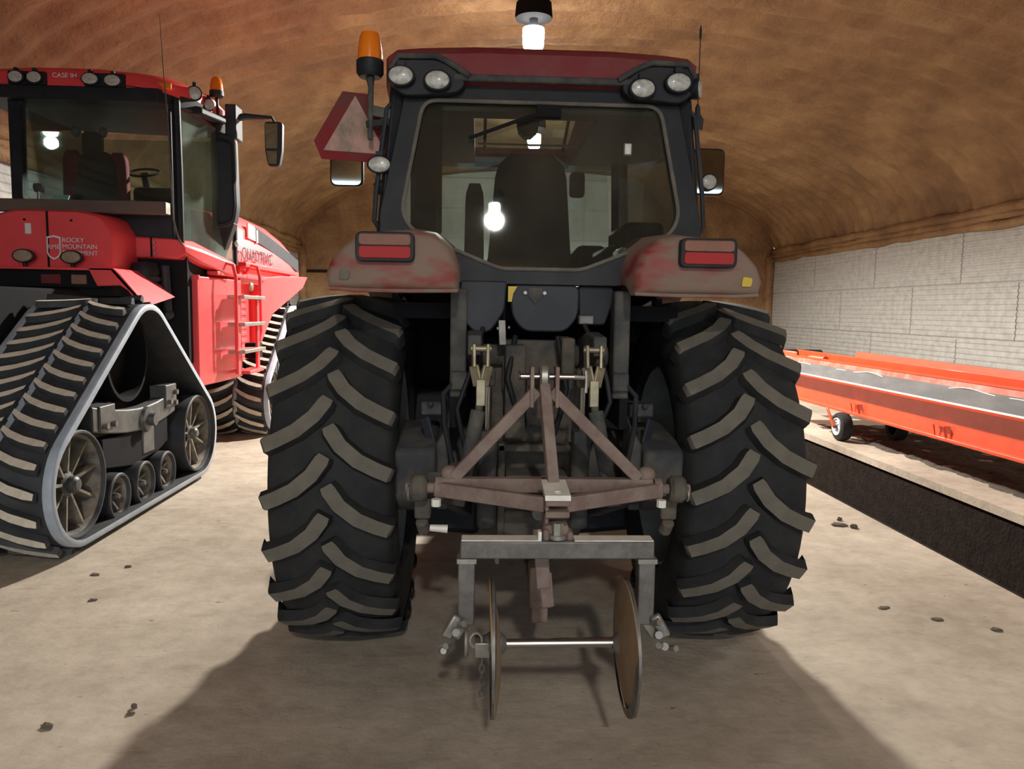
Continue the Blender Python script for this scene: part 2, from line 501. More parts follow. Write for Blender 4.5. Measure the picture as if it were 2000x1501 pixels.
def resample(poly, n):
    pts = [Vector(p) for p in poly]; k = len(pts)
    L = [0]
    for i in range(k): L.append(L[-1] + (pts[(i + 1) % k] - pts[i]).length)
    out = []; j = 0
    for i in range(n):
        d = L[-1] * i / n
        while L[j + 1] < d: j += 1
        t = (d - L[j]) / (L[j + 1] - L[j])
        out.append(pts[j].lerp(pts[(j + 1) % k], t))
    return out, L[-1]

# ================================================================== THE SETTING
XL, XR, Y0, Y1 = -6.6, 11.2, -8.0, 29.0
TR0, TR1, TRD = 3.60, 5.09, -0.75       # ventilation trench
WT = 3.80                                # wall top
CXT, HW, RISE = 2.3, 8.9, 3.15           # arch centre, half width, rise

struct('floor', MB().bx(XL - 0.3, TR0, Y0 - 30, Y1 + 0.3, -0.25, 0), 'floor')
struct('floor_shelf', MB().bx(TR1, XR + 0.3, Y0 - 30, Y1 + 0.3, -0.09, 0), 'floor')
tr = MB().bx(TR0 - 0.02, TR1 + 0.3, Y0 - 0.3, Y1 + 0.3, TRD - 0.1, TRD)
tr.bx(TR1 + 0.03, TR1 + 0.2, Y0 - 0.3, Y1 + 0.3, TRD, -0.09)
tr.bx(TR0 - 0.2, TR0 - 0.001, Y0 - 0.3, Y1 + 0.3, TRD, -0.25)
struct('trench', tr, 'darkbrown')  # the whole trench in one very dark brown

def arch_z(x):
    t = max(-1, min(1, (x - CXT) / HW))
    return WT + 0.12 + RISE * math.sqrt(max(0, 1 - abs(t) ** 2.15))

def fbm(x, y, s):
    from mathutils import noise
    return noise.noise(Vector((x * s, y * s, 3.1)))

cm = MB()
NA, NY = 110, 250
vv = []
for j in range(NY + 1):
    y = Y0 + (Y1 - Y0) * j / NY
    for i in range(NA + 1):
        th = math.pi * i / NA
        t = -math.cos(th)
        x = CXT + HW * t
        zz = WT + 0.10 + RISE * (math.sin(th) ** 0.95)
        nx, nz = -t / HW, -math.sin(th) / RISE
        l = math.hypot(nx, nz); nx /= l; nz /= l
        d = 0.055 * math.sin(y * 2 * math.pi / 0.62 + 1.2 * fbm(x * .4, y * .4, 1.0)) + 0.10 * fbm(th * 3, y, 0.8) + 0.05 * fbm(th * 8, y, 2.3)
        vv.append((x + nx * d, y, zz + nz * d))
ff = [(j * (NA + 1) + i, j * (NA + 1) + i + 1, (j + 1) * (NA + 1) + i + 1, (j + 1) * (NA + 1) + i) for j in range(NY) for i in range(NA)]
cm.add(vv, ff)
struct('ceiling', cm, 'foam', 180)

# foam beads rolled along the tops of the block walls
for nm, xx, sg in (('trim_1', XR, -1), ('trim_2', XL, 1)):
    fb = MB()
    for k, (dz, dx, rr) in enumerate(((0.02, 0.03, 0.10), (0.17, 0.02, 0.10), (0.33, 0.05, 0.12))):
        pts = []; rs = []
        for j in range(120):
            y = Y0 + (Y1 - Y0) * j / 119
            pts.append((xx + sg * (dx + 0.05 * fbm(y, k * 7, 1.1)), y, WT + dz + 0.045 * fbm(y, k * 5 + 2, 0.9)))
            rs.append(rr + 0.035 * fbm(y, k * 3 + 9, 1.7))
        fb.tube(pts, rs, 8)
    struct(nm, fb, 'foam', 180)

# walls: ribbed blocks in running bond, set on a backing slab
def block_mesh(L, H, nrib=10):
    mb = MB(); h = H / nrib
    prof = [(-0.10, 0.012)]
    for k in range(nrib):
        z = k * h
        prof += [(0.0, z + h * 0.16), (0.016, z + h * 0.34), (0.016, z + h * 0.70), (0.0, z + h * 0.90)]
    prof += [(-0.10, H - 0.012)]
    mb.loft([[(p[0], 0.016, p[1]) for p in prof], [(p[0], L - 0.016, p[1]) for p in prof]])
    return mesh_of(mb, 'block', (0, 0, 0), 20, 'block')
BL, BH = 3.9, 1.24
blk = block_mesh(BL, BH)
for nm, xx, sg, ya in (('wall_right', XR, -1, Y0 + 0.1), ('wall_left', XL, 1, Y0 + 0.1)):
    w = struct(nm, MB().bx(xx, xx - sg * 0.3, Y0 - 0.3, Y1 + 0.3, 0, WT + 0.3), 'block')
    for row in range(4):
        z0 = 0.02 + (WT - 3 * BH - 0.02 if row else 0) + max(0, row - 1) * BH
        hz = BH if row else (WT - 3 * BH - 0.02)
        y = ya + (BL / 2 if row % 2 else 0)
        while y < Y1 - 0.6:
            ln = min(BL, Y1 - 0.02 - y)
            o = link('block', blk, w, (xx + sg * 0.02, y, z0))
            o.scale = (1, ln / BL, hz / BH)
            if sg > 0: pass
            else: o.rotation_euler = (0, 0, 0); o.scale.x = -1
            y += BL

# end walls
ew = MB()
prof = [(CXT + HW * -math.cos(math.pi * i / 40), WT + 0.5 + RISE * math.sin(math.pi * i / 40)) for i in range(41)]
ew.prism([(XL - 0.2, -1.0)] + [(XL - 0.2, WT)] + prof + [(XR + 0.2, WT), (XR + 0.2, -1.0)], Y1, Y1 + 0.3)
struct('wall_back', ew, 'foam')
# front wall with its open doorway, behind the camera
ew = MB().bx(XL - 0.3, -5.0, Y0 - 0.3, Y0, -1.0, 8.0).bx(6.0, XR + 0.3, Y0 - 0.3, Y0, -1.0, 8.0).bx(-5.0, 6.0, Y0 - 0.3, Y0, 4.8, 8.0).bx(TR0 - 0.2, TR1 + 0.2, Y0 - 0.3, Y0, -1.0, -0.09)
struct('wall_front', ew, 'foam')
# foam rolled over the far corner posts, and a girt across the far wall
tp = MB()
for xx in (XL + 0.12, XR - 0.14):
    tp.tube([(xx + 0.03 * math.sin(k * 1.7), Y1 - 0.10, k * 0.4) for k in range(11)], [0.17 + 0.02 * math.sin(k * 2.3) for k in range(11)], 10)
struct('trim_3', tp, 'foam', 180)
struct('trim_4', MB().bx(XL + 0.3, -2.9, Y1 - 0.06, Y1, 3.06, 3.16), 'darkbrown')
# white sheeted door in the far wall: panels in a frame
dr = MB().prism([(-2.75, 0), (-2.75, 6.5)] + [(-2.2 + 0.8 * k, arch_z(-2.2 + 0.8 * k) - 0.16) for k in range(11)] + [(6.15, 6.5), (6.15, 0)], Y1 - 0.05, Y1 - 0.01)
door = struct('door_1', dr, 'doorwhite')
pm = mesh_of(MB().box((0, 0, 0), (2.18, 0.05, 1.06)), 'doorwhite', (0, 0, 0), 35, 'panel')
for i in range(4):
    for j in range(6):
        link('panel', pm, door, (-2.75 + 1.1125 + i * 2.225, Y1 - 0.07, 0.55 + j * 1.1))

# ================================================================== LAMPS
lamp_names = ['bright white high bay lamp hanging above the dusty tractor roof',
              'high bay lamp hanging just inside the open front doorway',
              'high bay lamp hanging near the white door at the far end',
              'high bay lamp hanging over the trench beside the conveyor']
for i, (lx, ly, lz, pw, gb) in enumerate(LAMPS):
    t = Thing('high_bay_lamp', lamp_names[i], 'lamp', (0, 0, 0), (lx, ly, lz), 'high bay lamps')
    k = 0.6 if i == 1 else 1.0           # the lamp by the doorway is a smaller one
    t.e.scale = (k, k, k)
    zt = (arch_z(lx) - lz - 0.02) / k
    t.part('housing', MB().lathe([(0.15, 0.0), (0.15, 0.07), (0.30, 0.07), (0.30, 0.30), (0.34, 0.31), (0.54, 0.29), (0.62, 0.12), (0.66, 0.04), (zt, 0.04), (zt, 0.0)], (0, 0, 0), 'Z', 24), 'housing')
    g = t.part('globe', MB().lathe([(-0.20, 0.0), (-0.205, 0.10), (-0.19, 0.145), (-0.12, 0.170), (0.10, 0.180), (0.145, 0.175), (0.15, 0)], (0, 0, 0), 'Z', 16),
               emit_mat('lamp_glow', (1.0, 0.97, 0.92), gb))
    ld = bpy.data.lights.new('beam', 'SPOT')
    ld.energy = pw; ld.spot_size = R(165); ld.spot_blend = 0.35; ld.shadow_soft_size = 0.16
    ld.color = (1.0, 0.955, 0.87)
    lo = bpy.data.objects.new('beam', ld); COL.objects.link(lo); lo.parent = t.e; lo.location = (0, 0, -0.38)

# ================================================================== DUSTY WHEELED TRACTOR (seen from behind)
PX, PY = 0.31, 4.36          # centre line, rear axle
P = Thing('wheeled_tractor', 'dusty dark red wheeled tractor seen from behind with a disc implement on its hitch', 'tractor', (0, PY, 0), (PX, 0, 0))

def lug_mesh(side, Rt, half, hgt, drop, wt, wb, crown, name='tread_lug'):
    """one tread bar from just past the crown line to the shoulder; apex leads upwards at the rear"""
    st = [(0.015, 0.0), (0.06, 0.10), (0.22, 0.40), (0.5, 0.70), (0.78, 0.88), (1.0, 1.0), (1.045, 1.02)]
    rows = []
    pts = [(s_ * half, -d * drop) for s_, d in st]
    for i, (w, a) in enumerate(pts):
        q0 = pts[max(i - 1, 0)]; q1 = pts[min(i + 1, len(pts) - 1)]
        tx, ta = q1[0] - q0[0], q1[1] - q0[1]
        l = math.hypot(tx, ta); tx /= l; ta /= l
        nx, na = -ta, tx
        k = 0.80 if i == 0 else 1.0
        r_top = Rt - crown * (w / half) ** 2
        r_bot = Rt - hgt - crown * (w / half) ** 2 * 1.15
        if i == len(pts) - 1: r_bot -= 0.05; r_top -= 0.022; k = 0.85
        row = []
        for (o, r) in ((wb * k, r_bot), (wt * k, r_top), (-wt * k, r_top), (-wb * k, r_bot)):
            ww = w + nx * o; ph = (a + na * o) / Rt
            row.append((side * ww, -r * math.cos(ph), r * math.sin(ph)))
        rows.append(row)
    mb = MB()
    n = len(rows)
    vs_ = [p for r_ in rows for p in r_]
    for i in range(n - 1):
        for j in range(3):
            mb.add([vs_[i * 4 + j], vs_[i * 4 + j + 1], vs_[(i + 1) * 4 + j + 1], vs_[(i + 1) * 4 + j]], [(0, 1, 2, 3)], 1 if j == 1 else 0)
    mb.add(rows[0], [(0, 1, 2, 3)], 0); mb.add(rows[-1], [(3, 2, 1, 0)], 0)
    return mesh_of(mb, ['rubber', 'tread'], (0, 0, 0), 50, name)

def tyre(th, cu, cy, Rt, half, rim_r, nlug, hgt, drop, wt, wb, phase, outer):
    """tyre, bars and wheel; outer = +1 when the outside of the wheel faces +x"""
    cz = Rt
    Rc = Rt - hgt; cr = 0.035
    prof = [(-half * 0.80, rim_r), (-half * 0.98, rim_r + 0.03), (-half * 1.07, rim_r + (Rc - rim_r) * 0.45), (-half * 1.04, Rc - 0.13), (-half * 0.99, Rc - cr - 0.03),
            (-half * 0.9, Rc - cr), (-half * 0.5, Rc - cr * 0.3), (0, Rc), (half * 0.5, Rc - cr * 0.3), (half * 0.9, Rc - cr),
            (half * 0.99, Rc - cr - 0.03), (half * 1.04, Rc - 0.13), (half * 1.07, rim_r + (Rc - rim_r) * 0.45), (half * 0.98, rim_r + 0.03), (half * 0.80, rim_r)]
    mb = MB().lathe(prof, (0, 0, 0), 'X', 64)
    t = link('tyre', mesh_of(mb, 'rubber', (0, 0, 0), 40, 'tyre'), th.e, (cu - th.base.x, cy - th.base.y, cz))
    lr = lug_mesh(1, Rt, half, hgt, drop, wt, wb, 0.03)
    ll = lug_mesh(-1, Rt, half, hgt, drop, wt, wb, 0.03)
    for k in range(nlug):
        for me, ph in ((lr, 0.0), (ll, 0.5)):
            o = link('tread_lug', me, t)
            o.rotation_euler = (-(k + ph + phase) * 2 * math.pi / nlug, 0, 0)
    # wheel: rim barrel, dish and hub
    d = outer
    mb = MB().lathe([(-half * 0.84, rim_r + 0.025), (-half * 0.86, rim_r - 0.005), (-half * 0.6, rim_r - 0.03), (half * 0.6, rim_r - 0.03), (half * 0.86, rim_r - 0.005), (half * 0.84, rim_r + 0.025)],
                    (0, 0, 0), 'X', 48)
    dsh = d * half * 0.25
    mb.lathe([(dsh, rim_r - 0.03), (dsh + d * 0.03, rim_r - 0.10), (dsh - d * 0.04, rim_r * 0.55), (dsh - d * 0.04, 0.12), (dsh + d * 0.04, 0.10), (dsh + d * 0.04, 0)], (0, 0, 0), 'X', 48)
    w = link('wheel_rim', mesh_of(mb, 'rim', (0, 0, 0), 35, 'wheel_rim'), th.e, (cu - th.base.x, cy - th.base.y, cz))
    nb = MB()
    for k in range(10):
        a = 2 * math.pi * k / 10
        nb.cyl((dsh - d * 0.04 - 0.02, 0.19 * math.cos(a), 0.19 * math.sin(a)), (dsh - d * 0.04 + 0.02, 0.19 * math.cos(a), 0.19 * math.sin(a)), 0.017, n=6)
    link('wheel_nuts', mesh_of(nb, 'steel', (0, 0, 0), 35, 'wheel_nuts'), w)
    return t

tyre(P, -0.985, PY, 0.95, 0.285, 0.56, 22, 0.048, 0.225, 0.034, 0.050, 0.30, -1)
tyre(P, 0.985, PY, 0.95, 0.285, 0.56, 22, 0.048, 0.225, 0.034, 0.050, 0.42, 1)
tyre(P, -0.93, PY + 2.75, 0.71, 0.235, 0.37, 18, 0.050, 0.18, 0.030, 0.044, 0.1, -1)
tyre(P, 0.93, PY + 2.75, 0.71, 0.235, 0.37, 18, 0.050, 0.18, 0.030, 0.044, 0.2, 1)

# axle and transmission
P.part('rear_axle', MB().lathe([(-0.92, 0.13), (-0.62, 0.13), (-0.58, 0.19), (-0.30, 0.24), (0.30, 0.24), (0.58, 0.19), (0.62, 0.13), (0.92, 0.13)], (0, PY, 0.95), 'X', 24), 'dusty')
hs = MB()
hs.loft([[(-w, y, z0), (w, y, z0), (w, y, z1), (-w, y, z1)] for w, y, z0, z1 in ((0.22, 3.92, 0.72, 1.52), (0.26, 4.02, 0.62, 1.62), (0.30, 4.4, 0.58, 1.66), (0.30, 5.2, 0.62, 1.66), (0.26, 6.4, 0.66, 1.5))])
P.part('transmission_housing', hs, 'mud', bev=0.03)
P.part('underbody_light_block', MB().bx(-0.42, 0.42, 4.9, 5.9, 1.25, 1.82).bx(-0.78, 0.78, 5.62, 5.72, 1.1, 1.86), 'matte', bev=0.02)  # black blocks added to stop light showing through beneath the cab
for s in (-1, 1):
    P.part('tank_light_block', MB().loft([[(s * 0.28, y, 0.34), (s * 0.76, y, 0.38), (s * 0.82, y, 0.5), (s * 0.82, y, 1.30), (s * 0.28, y, 1.36)] for y in (4.95, 6.35)]), 'black', bev=0.04)  # wide, low tanks added to block light under the belly
P.part('engine_block', MB().bx(-0.34, 0.34, 6.2, 8.0, 0.55, 1.5), 'matte', bev=0.03)
P.part('weights_light_block', MB().bx(-0.42, 0.42, 8.05, 8.5, 0.50, 0.98), 'dusty', bev=0.04)  # weights added to block lamp light running under the belly
P.part('front_axle', MB().cyl((-0.8, PY + 2.75, 0.71), (0.8, PY + 2.75, 0.71), 0.13).bx(-0.3, 0.3, PY + 2.4, PY + 3.1, 0.6, 1.3), 'dusty', bev=0.02)

# engine hood ahead of the cab
hd = MB()
def hsec(y, w, zt, zb):
    return [(-w, y, zb), (-w, y, zt - 0.14), (-w * 0.86, y, zt - 0.03), (-w * 0.4, y, zt), (w * 0.4, y, zt), (w * 0.86, y, zt - 0.03), (w, y, zt - 0.14), (w, y, zb)]
hd.loft([hsec(5.85, 0.40, 2.06, 1.3), hsec(6.6, 0.42, 2.02, 1.2), hsec(7.4, 0.40, 1.93, 1.1), hsec(7.9, 0.36, 1.80, 1.05), hsec(8.05, 0.30, 1.66, 1.1)])
P.part('hood', hd, 'reddust', angle=45)

# fenders
def fender(s):
    def sec(y, zt, zb, ins=0.0, dz=0.0):
        q = [(0.395 + ins, zb + dz), (0.395 + ins, zt - 0.17), (0.43 + ins, zt - 0.075), (0.505, zt - 0.015 - dz), (0.60, zt - dz), (0.83, zt - 0.02 - dz), (0.905 - ins, zt - 0.07), (0.965 - ins, zt - 0.135), (0.99 - ins, zt - 0.20), (0.975 - ins, zb + dz)]
        return [(s * u, y, z) for u, z in q]
    mb = MB().loft([sec(3.445, 2.165, 1.915, 0.035, 0.025), sec(3.47, 2.175, 1.905, 0.01, 0.006), sec(3.52, 2.18, 1.905), sec(3.66, 2.20, 1.955), sec(4.0, 2.225, 1.975), sec(4.4, 2.225, 1.985), sec(4.8, 2.15, 1.94), sec(5.1, 2.03, 1.84), sec(5.22, 1.93, 1.76)])
    f = P.part('fender', mb, 'reddust', angle=50)
    # rolled lower lip
    P.part('fender_lip', MB().tube([(s * 0.40, 3.462, 1.912), (s * 0.6, 3.452, 1.907), (s * 0.85, 3.452, 1.907), (s * 0.965, 3.462, 1.915)], 0.009, 8), 'reddust', parent=f)
    # tail lamp
    c = s * 0.715
    hb = MB().prism(smooth_poly([(c - 0.128, 2.032), (c + 0.128, 2.032), (c + 0.128, 2.160), (c - 0.128, 2.160)], 4, 0.03), 3.405, 3.47)
    h = P.part('tail_lamp_housing', hb, 'black', parent=f, bev=0.004)
    P.part('brake_lens', MB().prism(smooth_poly([(c - 0.112, 2.046), (c + 0.112, 2.046), (c + 0.112, 2.098), (c - 0.112, 2.098)], 4, 0.016), 3.396, 3.41), 'redlens', parent=f, bev=0.003)
    P.part('indicator_lens', MB().prism(smooth_poly([(c - 0.112, 2.102), (c + 0.112, 2.102), (c + 0.112, 2.150), (c - 0.112, 2.150)], 4, 0.016), 3.397, 3.41), 'dustshade', parent=f, bev=0.003)
    u0 = s * 0.90
    P.part('corner_reflector', MB().prism(smooth_poly([(u0 - 0.022, 1.952), (u0 + 0.022, 1.952), (u0 + 0.028, 1.99), (u0 - 0.016, 1.996)], 3, 0.01), 3.436, 3.447), 'yellow' if s > 0 else 'seal', parent=f)
    # near-black liner and block, put in to darken the void and stop light leaks
    P.part('inner_fender', MB().bx(s * 0.40, s * 0.44, 3.75, 5.2, 1.25, 1.98), 'matte')
    P.part('leak_block', MB().bx(s * 0.44, s * 0.80, 5.18, 5.34, 0.95, 1.92), 'matte', bev=0.02)
    return f
for s in (-1, 1): fender(s)

# rear wall of the cab with the window opening
win = [(-0.585, 2.845), (0.585, 2.845), (0.685, 2.30), (0.63, 2.20), (0.20, 2.03), (-0.20, 2.03), (-0.63, 2.20), (-0.685, 2.30)]
rads = [0.07, 0.07, 0.06, 0.10, 0.04, 0.04, 0.10, 0.06]
wi = smooth_poly(win, 4, rads)
out = [(-0.665, 2.93), (0.665, 2.93), (0.79, 2.29), (0.79, 2.10), (0.40, 1.955), (-0.40, 1.955), (-0.79, 2.10), (-0.79, 2.29)]
wo = smooth_poly(out, 4, 0.03)
def tilt(y, z): return y - (2.9 - z) * 0.12
def tring(o_, i_, y0, y1, mb):
    n = len(o_)
    A = [(p[0], tilt(y0, p[1]), p[1]) for p in o_]; B = [(p[0], tilt(y0, p[1]), p[1]) for p in i_]
    C = [(p[0], tilt(y1, p[1]), p[1]) for p in o_]; D = [(p[0], tilt(y1, p[1]), p[1]) for p in i_]
    fs = []
    for i in range(n):
        j = (i + 1) % n
        fs += [(i, j, n + j, n + i), (2 * n + i, 3 * n + i, 3 * n + j, 2 * n + j), (i, 2 * n + i, 2 * n + j, j), (n + i, n + j, 3 * n + j, 3 * n + i)]
    return mb.add(A + B + C + D, fs)
P.part('cab_rear_frame', tring(wo, wi, 3.90, 3.99, MB()), 'black', bev=0.004)
rw = P.part('rear_window', MB().add([(p[0], tilt(3.915, p[1]), p[1]) for p in wi] + [(p[0], tilt(3.921, p[1]), p[1]) for p in wi],
          [tuple(range(len(wi))), tuple(range(2 * len(wi) - 1, len(wi) - 1, -1))]), 'glassdirty')
P.part('window_seal', MB().tube([(p[0], tilt(3.896, p[1]), p[1]) for p in wi], 0.010, 8, closed=True), 'seal', parent=rw)
P.part('wiper', MB().tube([(0.03, 3.868, 2.80), (-0.10, 3.862, 2.76), (-0.36, 3.852, 2.66)], 0.009, 6).bx(-0.03, 0.09, 3.86, 3.90, 2.775, 2.83), 'matte', parent=rw)
P.part('window_latch', MB().bx(0.405, 0.445, 3.86, 3.885, 2.60, 2.66), 'steel', parent=rw, bev=0.006)

# cab pillars, sides, floor
cb = MB()
for s in (-1, 1):
    cb.bar((s * 0.70, 3.94, 2.93), (s * 0.775, 3.90, 2.1), 0.05, 0.09)
    o_ = P.part('cab_pillar', cb, 'black', bev=0.008); cb = MB()
    P.part('cab_pillar', MB().bar((s * 0.66, 5.55, 2.95), (s * 0.72, 5.72, 1.75), 0.055, 0.07), 'black', bev=0.008)
    P.part('cab_pillar', MB().bar((s * 0.74, 4.72, 2.95), (s * 0.80, 4.72, 1.85), 0.05, 0.06), 'black', bev=0.008)
    sd = MB().add([(s * 0.70, 3.98, 2.9), (s * 0.69, 5.55, 2.9), (s * 0.75, 5.70, 1.9), (s * 0.795, 3.95, 2.15)], [(0, 1, 2, 3)])
    P.part('side_window', sd, 'glass')
    P.part('cab_sill', MB().bar((s * 0.78, 3.9, 2.06), (s * 0.74, 5.7, 1.82), 0.05, 0.12), 'black', bev=0.01)
    # grab rail outside the pillar
    P.part('grab_rail', MB().tube([(s * 0.72, 3.93, 2.86), (s * 0.765, 3.90, 2.80), (s * 0.815, 3.89, 2.40), (s * 0.825, 3.89, 2.26), (s * 0.79, 3.92, 2.20)], 0.012, 8), 'slate')
P.part('cab_floor', MB().bx(-0.74, 0.74, 4.0, 5.7, 1.78, 1.86), 'matte')
wsn = smooth_poly([(-0.60, 2.93), (0.60, 2.93), (0.69, 1.95), (-0.69, 1.95)], 4, 0.05)
P.part('windscreen', MB().add([(p[0], 5.60 + (2.93 - p[1]) * 0.12, p[1]) for p in wsn], [tuple(range(len(wsn)))]), 'glass')
P.part('dash_cowl', MB().bx(-0.20, 0.20, 5.35, 5.75, 1.86, 2.16), 'matte', bev=0.04)
# steering column and wheel
P.part('steering_wheel', MB().tube([(0.19 * math.cos(a * math.pi / 10), 5.28 + 0.17 * math.sin(a * math.pi / 10), 2.34 + 0.08 * math.sin(a * math.pi / 10)) for a in range(20)], 0.014, 6, closed=True).cyl((0, 5.28, 2.32), (0, 5.5, 2.05), 0.035), 'matte')

# operator's seat
def cushion(mb, cx, y0, y1, z0, z1, w0, w1, n=10):
    secs = []
    for i in range(n + 1):
        t = i / n; z = z0 + (z1 - z0) * t; w = w0 + (w1 - w0) * t
        k = math.sqrt(max(0.02, 1 - max(0, (t - 0.80) / 0.2) ** 2)) if t > 0.8 else 1
        q = smooth_poly([(-w * (0.55 + 0.45 * k), 0), (w * (0.55 + 0.45 * k), 0), (w * (0.55 + 0.45 * k), 1), (-w * (0.55 + 0.45 * k), 1)], 3, 0.10)
        secs.append([(cx + p[0], y0 + (y1 - y0) * p[1] + 0.10 * t * 0, z) for p in q])
    return mb.loft(secs)
st = P.part('seat', cushion(MB(), 0.02, 4.95, 5.08, 2.10, 2.81, 0.27, 0.215), 'seat', angle=60)
P.part('seat_cushion', MB().bx(-0.25, 0.29, 5.05, 5.5, 2.05, 2.2), 'seat', parent=st, bev=0.05)
P.part('seat_base', MB().bx(-0.18, 0.22, 5.0, 5.4, 1.86, 2.06), 'matte', parent=st, bev=0.02)
P.part('trainer_seat', cushion(MB(), -0.335, 5.02, 5.12, 2.02, 2.63, 0.065, 0.058), 'seat', angle=60)
P.part('armrest_console', MB().bx(0.32, 0.52, 4.95, 5.45, 2.1, 2.25).bx(0.40, 0.62, 4.3, 5.0, 1.9, 2.20), 'matte', bev=0.04)
P.part('monitor', MB().prism(smooth_poly([(0.295, 2.58), (0.395, 2.58), (0.395, 2.745), (0.295, 2.745)], 4, 0.03), 5.18, 5.22), 'matte', bev=0.006)
P.part('inside_trim', MB().bx(-0.66, -0.50, 4.02, 4.12, 2.2, 2.86).bx(0.46, 0.67, 4.05, 4.6, 1.95, 2.30), 'matte', bev=0.03)

# roof with a glazed hatch ahead of the seat
yst = [(3.84, 0.70, 3.045, 2.945), (3.88, 0.755, 3.085, 2.925), (3.98, 0.775, 3.105, 2.905), (4.3, 0.79, 3.135, 2.895), (5.20, 0.79, 3.145, 2.895), (5.84, 0.77, 3.010, 2.905), (5.98, 0.70, 2.97, 2.92)]
us = [-1.0, -0.94, -0.78, -0.44, 0.44, 0.78, 0.94, 1.0]
top = []; bot = []
for y, w, zt, zb in yst:
    for u in us:
        cr = 1 - abs(u) ** 6 * 0.0
        top.append((u * w, y, zt - (0.045 if abs(u) == 1.0 else (0.012 if abs(u) == 0.94 else 0)) + (0.012 if abs(u) < 0.5 else 0)))
        bot.append((u * w, y, zb + (0.02 if abs(u) == 1.0 else 0)))
nu = len(us); ny = len(yst); rf = []; N0 = len(top)
for j in range(ny - 1):
    for i in range(nu - 1):
        a, b_, c_, d_ = j * nu + i, j * nu + i + 1, (j + 1) * nu + i + 1, (j + 1) * nu + i
        if not (j == 4 and i == 3): rf.append((a, b_, c_, d_))
        if not (j in (3, 4) and i == 3): rf.append((N0 + a, N0 + d_, N0 + c_, N0 + b_))
# walls of the hatch well
for p, q in ((3 * nu + 3, 3 * nu + 4), (3 * nu + 4, 4 * nu + 4), (4 * nu + 4, 5 * nu + 4), (5 * nu + 4, 5 * nu + 3), (5 * nu + 3, 4 * nu + 3), (4 * nu + 3, 3 * nu + 3)):
    rf.append((p, q, N0 + q, N0 + p))
for i in range(nu - 1):
    rf.append((i, N0 + i, N0 + i + 1, i + 1)); k = (ny - 1) * nu
    rf.append((k + i, k + i + 1, N0 + k + i + 1, N0 + k + i))
for j in range(ny - 1):
    rf.append((j * nu, (j + 1) * nu, N0 + (j + 1) * nu, N0 + j * nu)); k = nu - 1
    rf.append((j * nu + k, N0 + j * nu + k, N0 + (j + 1) * nu + k, (j + 1) * nu + k))
roof = P.part('cab_roof', MB().add(top + bot, rf), 'redroof', angle=40)
P.part('roof_hatch', MB().add([(-0.345, 5.2, 3.15), (0.345, 5.2, 3.15), (0.34, 5.84, 3.016), (-0.34, 5.84, 3.016)], [(0, 1, 2, 3)]), 'glass', parent=roof)
P.part('hatch_handle', MB().tube([(-0.32, 5.30, 2.935), (0.33, 5.30, 2.935)], 0.008, 8), 'steel', parent=roof)
for u in (-0.27, 0.29):
    P.part('hatch_strut', MB().cyl((u, 5.26, 3.12), (u, 5.62, 2.97), 0.011), 'matte', parent=roof)
P.part('roof_console', MB().prism([(-0.085, 3.10), (0.085, 3.10), (0.06, 2.96), (0.02, 2.925), (-0.02, 2.925), (-0.06, 2.96)], 5.0, 5.1), 'matte', parent=roof)
P.part('headliner', MB().ring([(-0.70, 4.0), (0.70, 4.0), (0.70, 5.75), (-0.70, 5.75)], [(-0.34, 4.3), (0.34, 4.3), (0.34, 5.74), (-0.34, 5.74)], 2.862, 2.90, 'XY'), 'liner', parent=roof)
P.part('rear_header', MB().bx(-0.62, 0.62, 3.93, 4.03, 2.83, 2.925), 'black', parent=roof, bev=0.01)
# black light pods under the roof corners
for s in (-1, 1):
    pod = smooth_poly([(s * 0.745, 3.015), (s * 0.52, 3.022), (s * 0.44, 2.99), (s * 0.37, 2.915), (s * 0.42, 2.865), (s * 0.68, 2.845), (s * 0.755, 2.92)], 3, 0.04)
    P.part('light_pod', MB().prism(pod, 3.832, 3.95), 'black', parent=roof, bev=0.006)
    P.part('roof_corner_trim', MB().tube([(s * 0.74, 3.835, 2.97), (s * 0.70, 3.825, 3.028), (s * 0.52, 3.823, 3.032), (s * 0.45, 3.823, 3.0), (s * 0.36, 3.823, 2.945)], 0.014, 8), 'dusty', parent=roof)
P.part('roof_lower_trim', MB().bx(-0.44, 0.44, 3.83, 3.87, 2.925, 2.958), 'dusty', parent=roof, bev=0.008)

def work_lamp(th, c, rx, rz, parent=None, lens='lens', yaw=0.0, depth=0.06, cap=True):
    """oval work lamp facing -y"""
    rot = Matrix.Rotation(yaw, 3, 'Z'); c = Vector(c)
    def T(mb):
        mb.v = [tuple(c + rot @ Vector(p)) for p in mb.v]; return mb
    a = [oval(0, 0, rx * k, rz * k, 24) for k in (0.70, 1.0, 1.0, 0.90)]
    ys = (depth, depth * 0.35, 0.0, -0.006)
    b_ = MB().loft([[(p[0], y, p[1]) for p in q] for q, y in zip(a, ys)])
    if cap: b_.bx(-0.018, 0.018, 0.0, 0.035, rz * 0.8, rz * 1.45)
    h = th.part('work_lamp', T(b_), 'black', parent=parent)
    ln = th.part('lamp_lens', T(MB().loft([[(p[0], y, p[1]) for p in oval(0, 0, rx * k, rz * k, 24)] for k, y in ((0.84, -0.002), (0.82, -0.010), (0.55, -0.016), (0.1, -0.018))])), lens, parent=h if parent is None else parent, angle=60)
    return h
for u, z in ((-0.686, 2.930), (-0.513, 2.914), (0.476, 2.904), (0.650, 2.936)):
    work_lamp(P, (u, 3.80, z), 0.068, 0.050)
work_lamp(P, (0.765, 3.86, 2.925), 0.06, 0.048, yaw=1.15)
work_lamp(P, (-0.795, 3.86, 2.525), 0.062, 0.044)
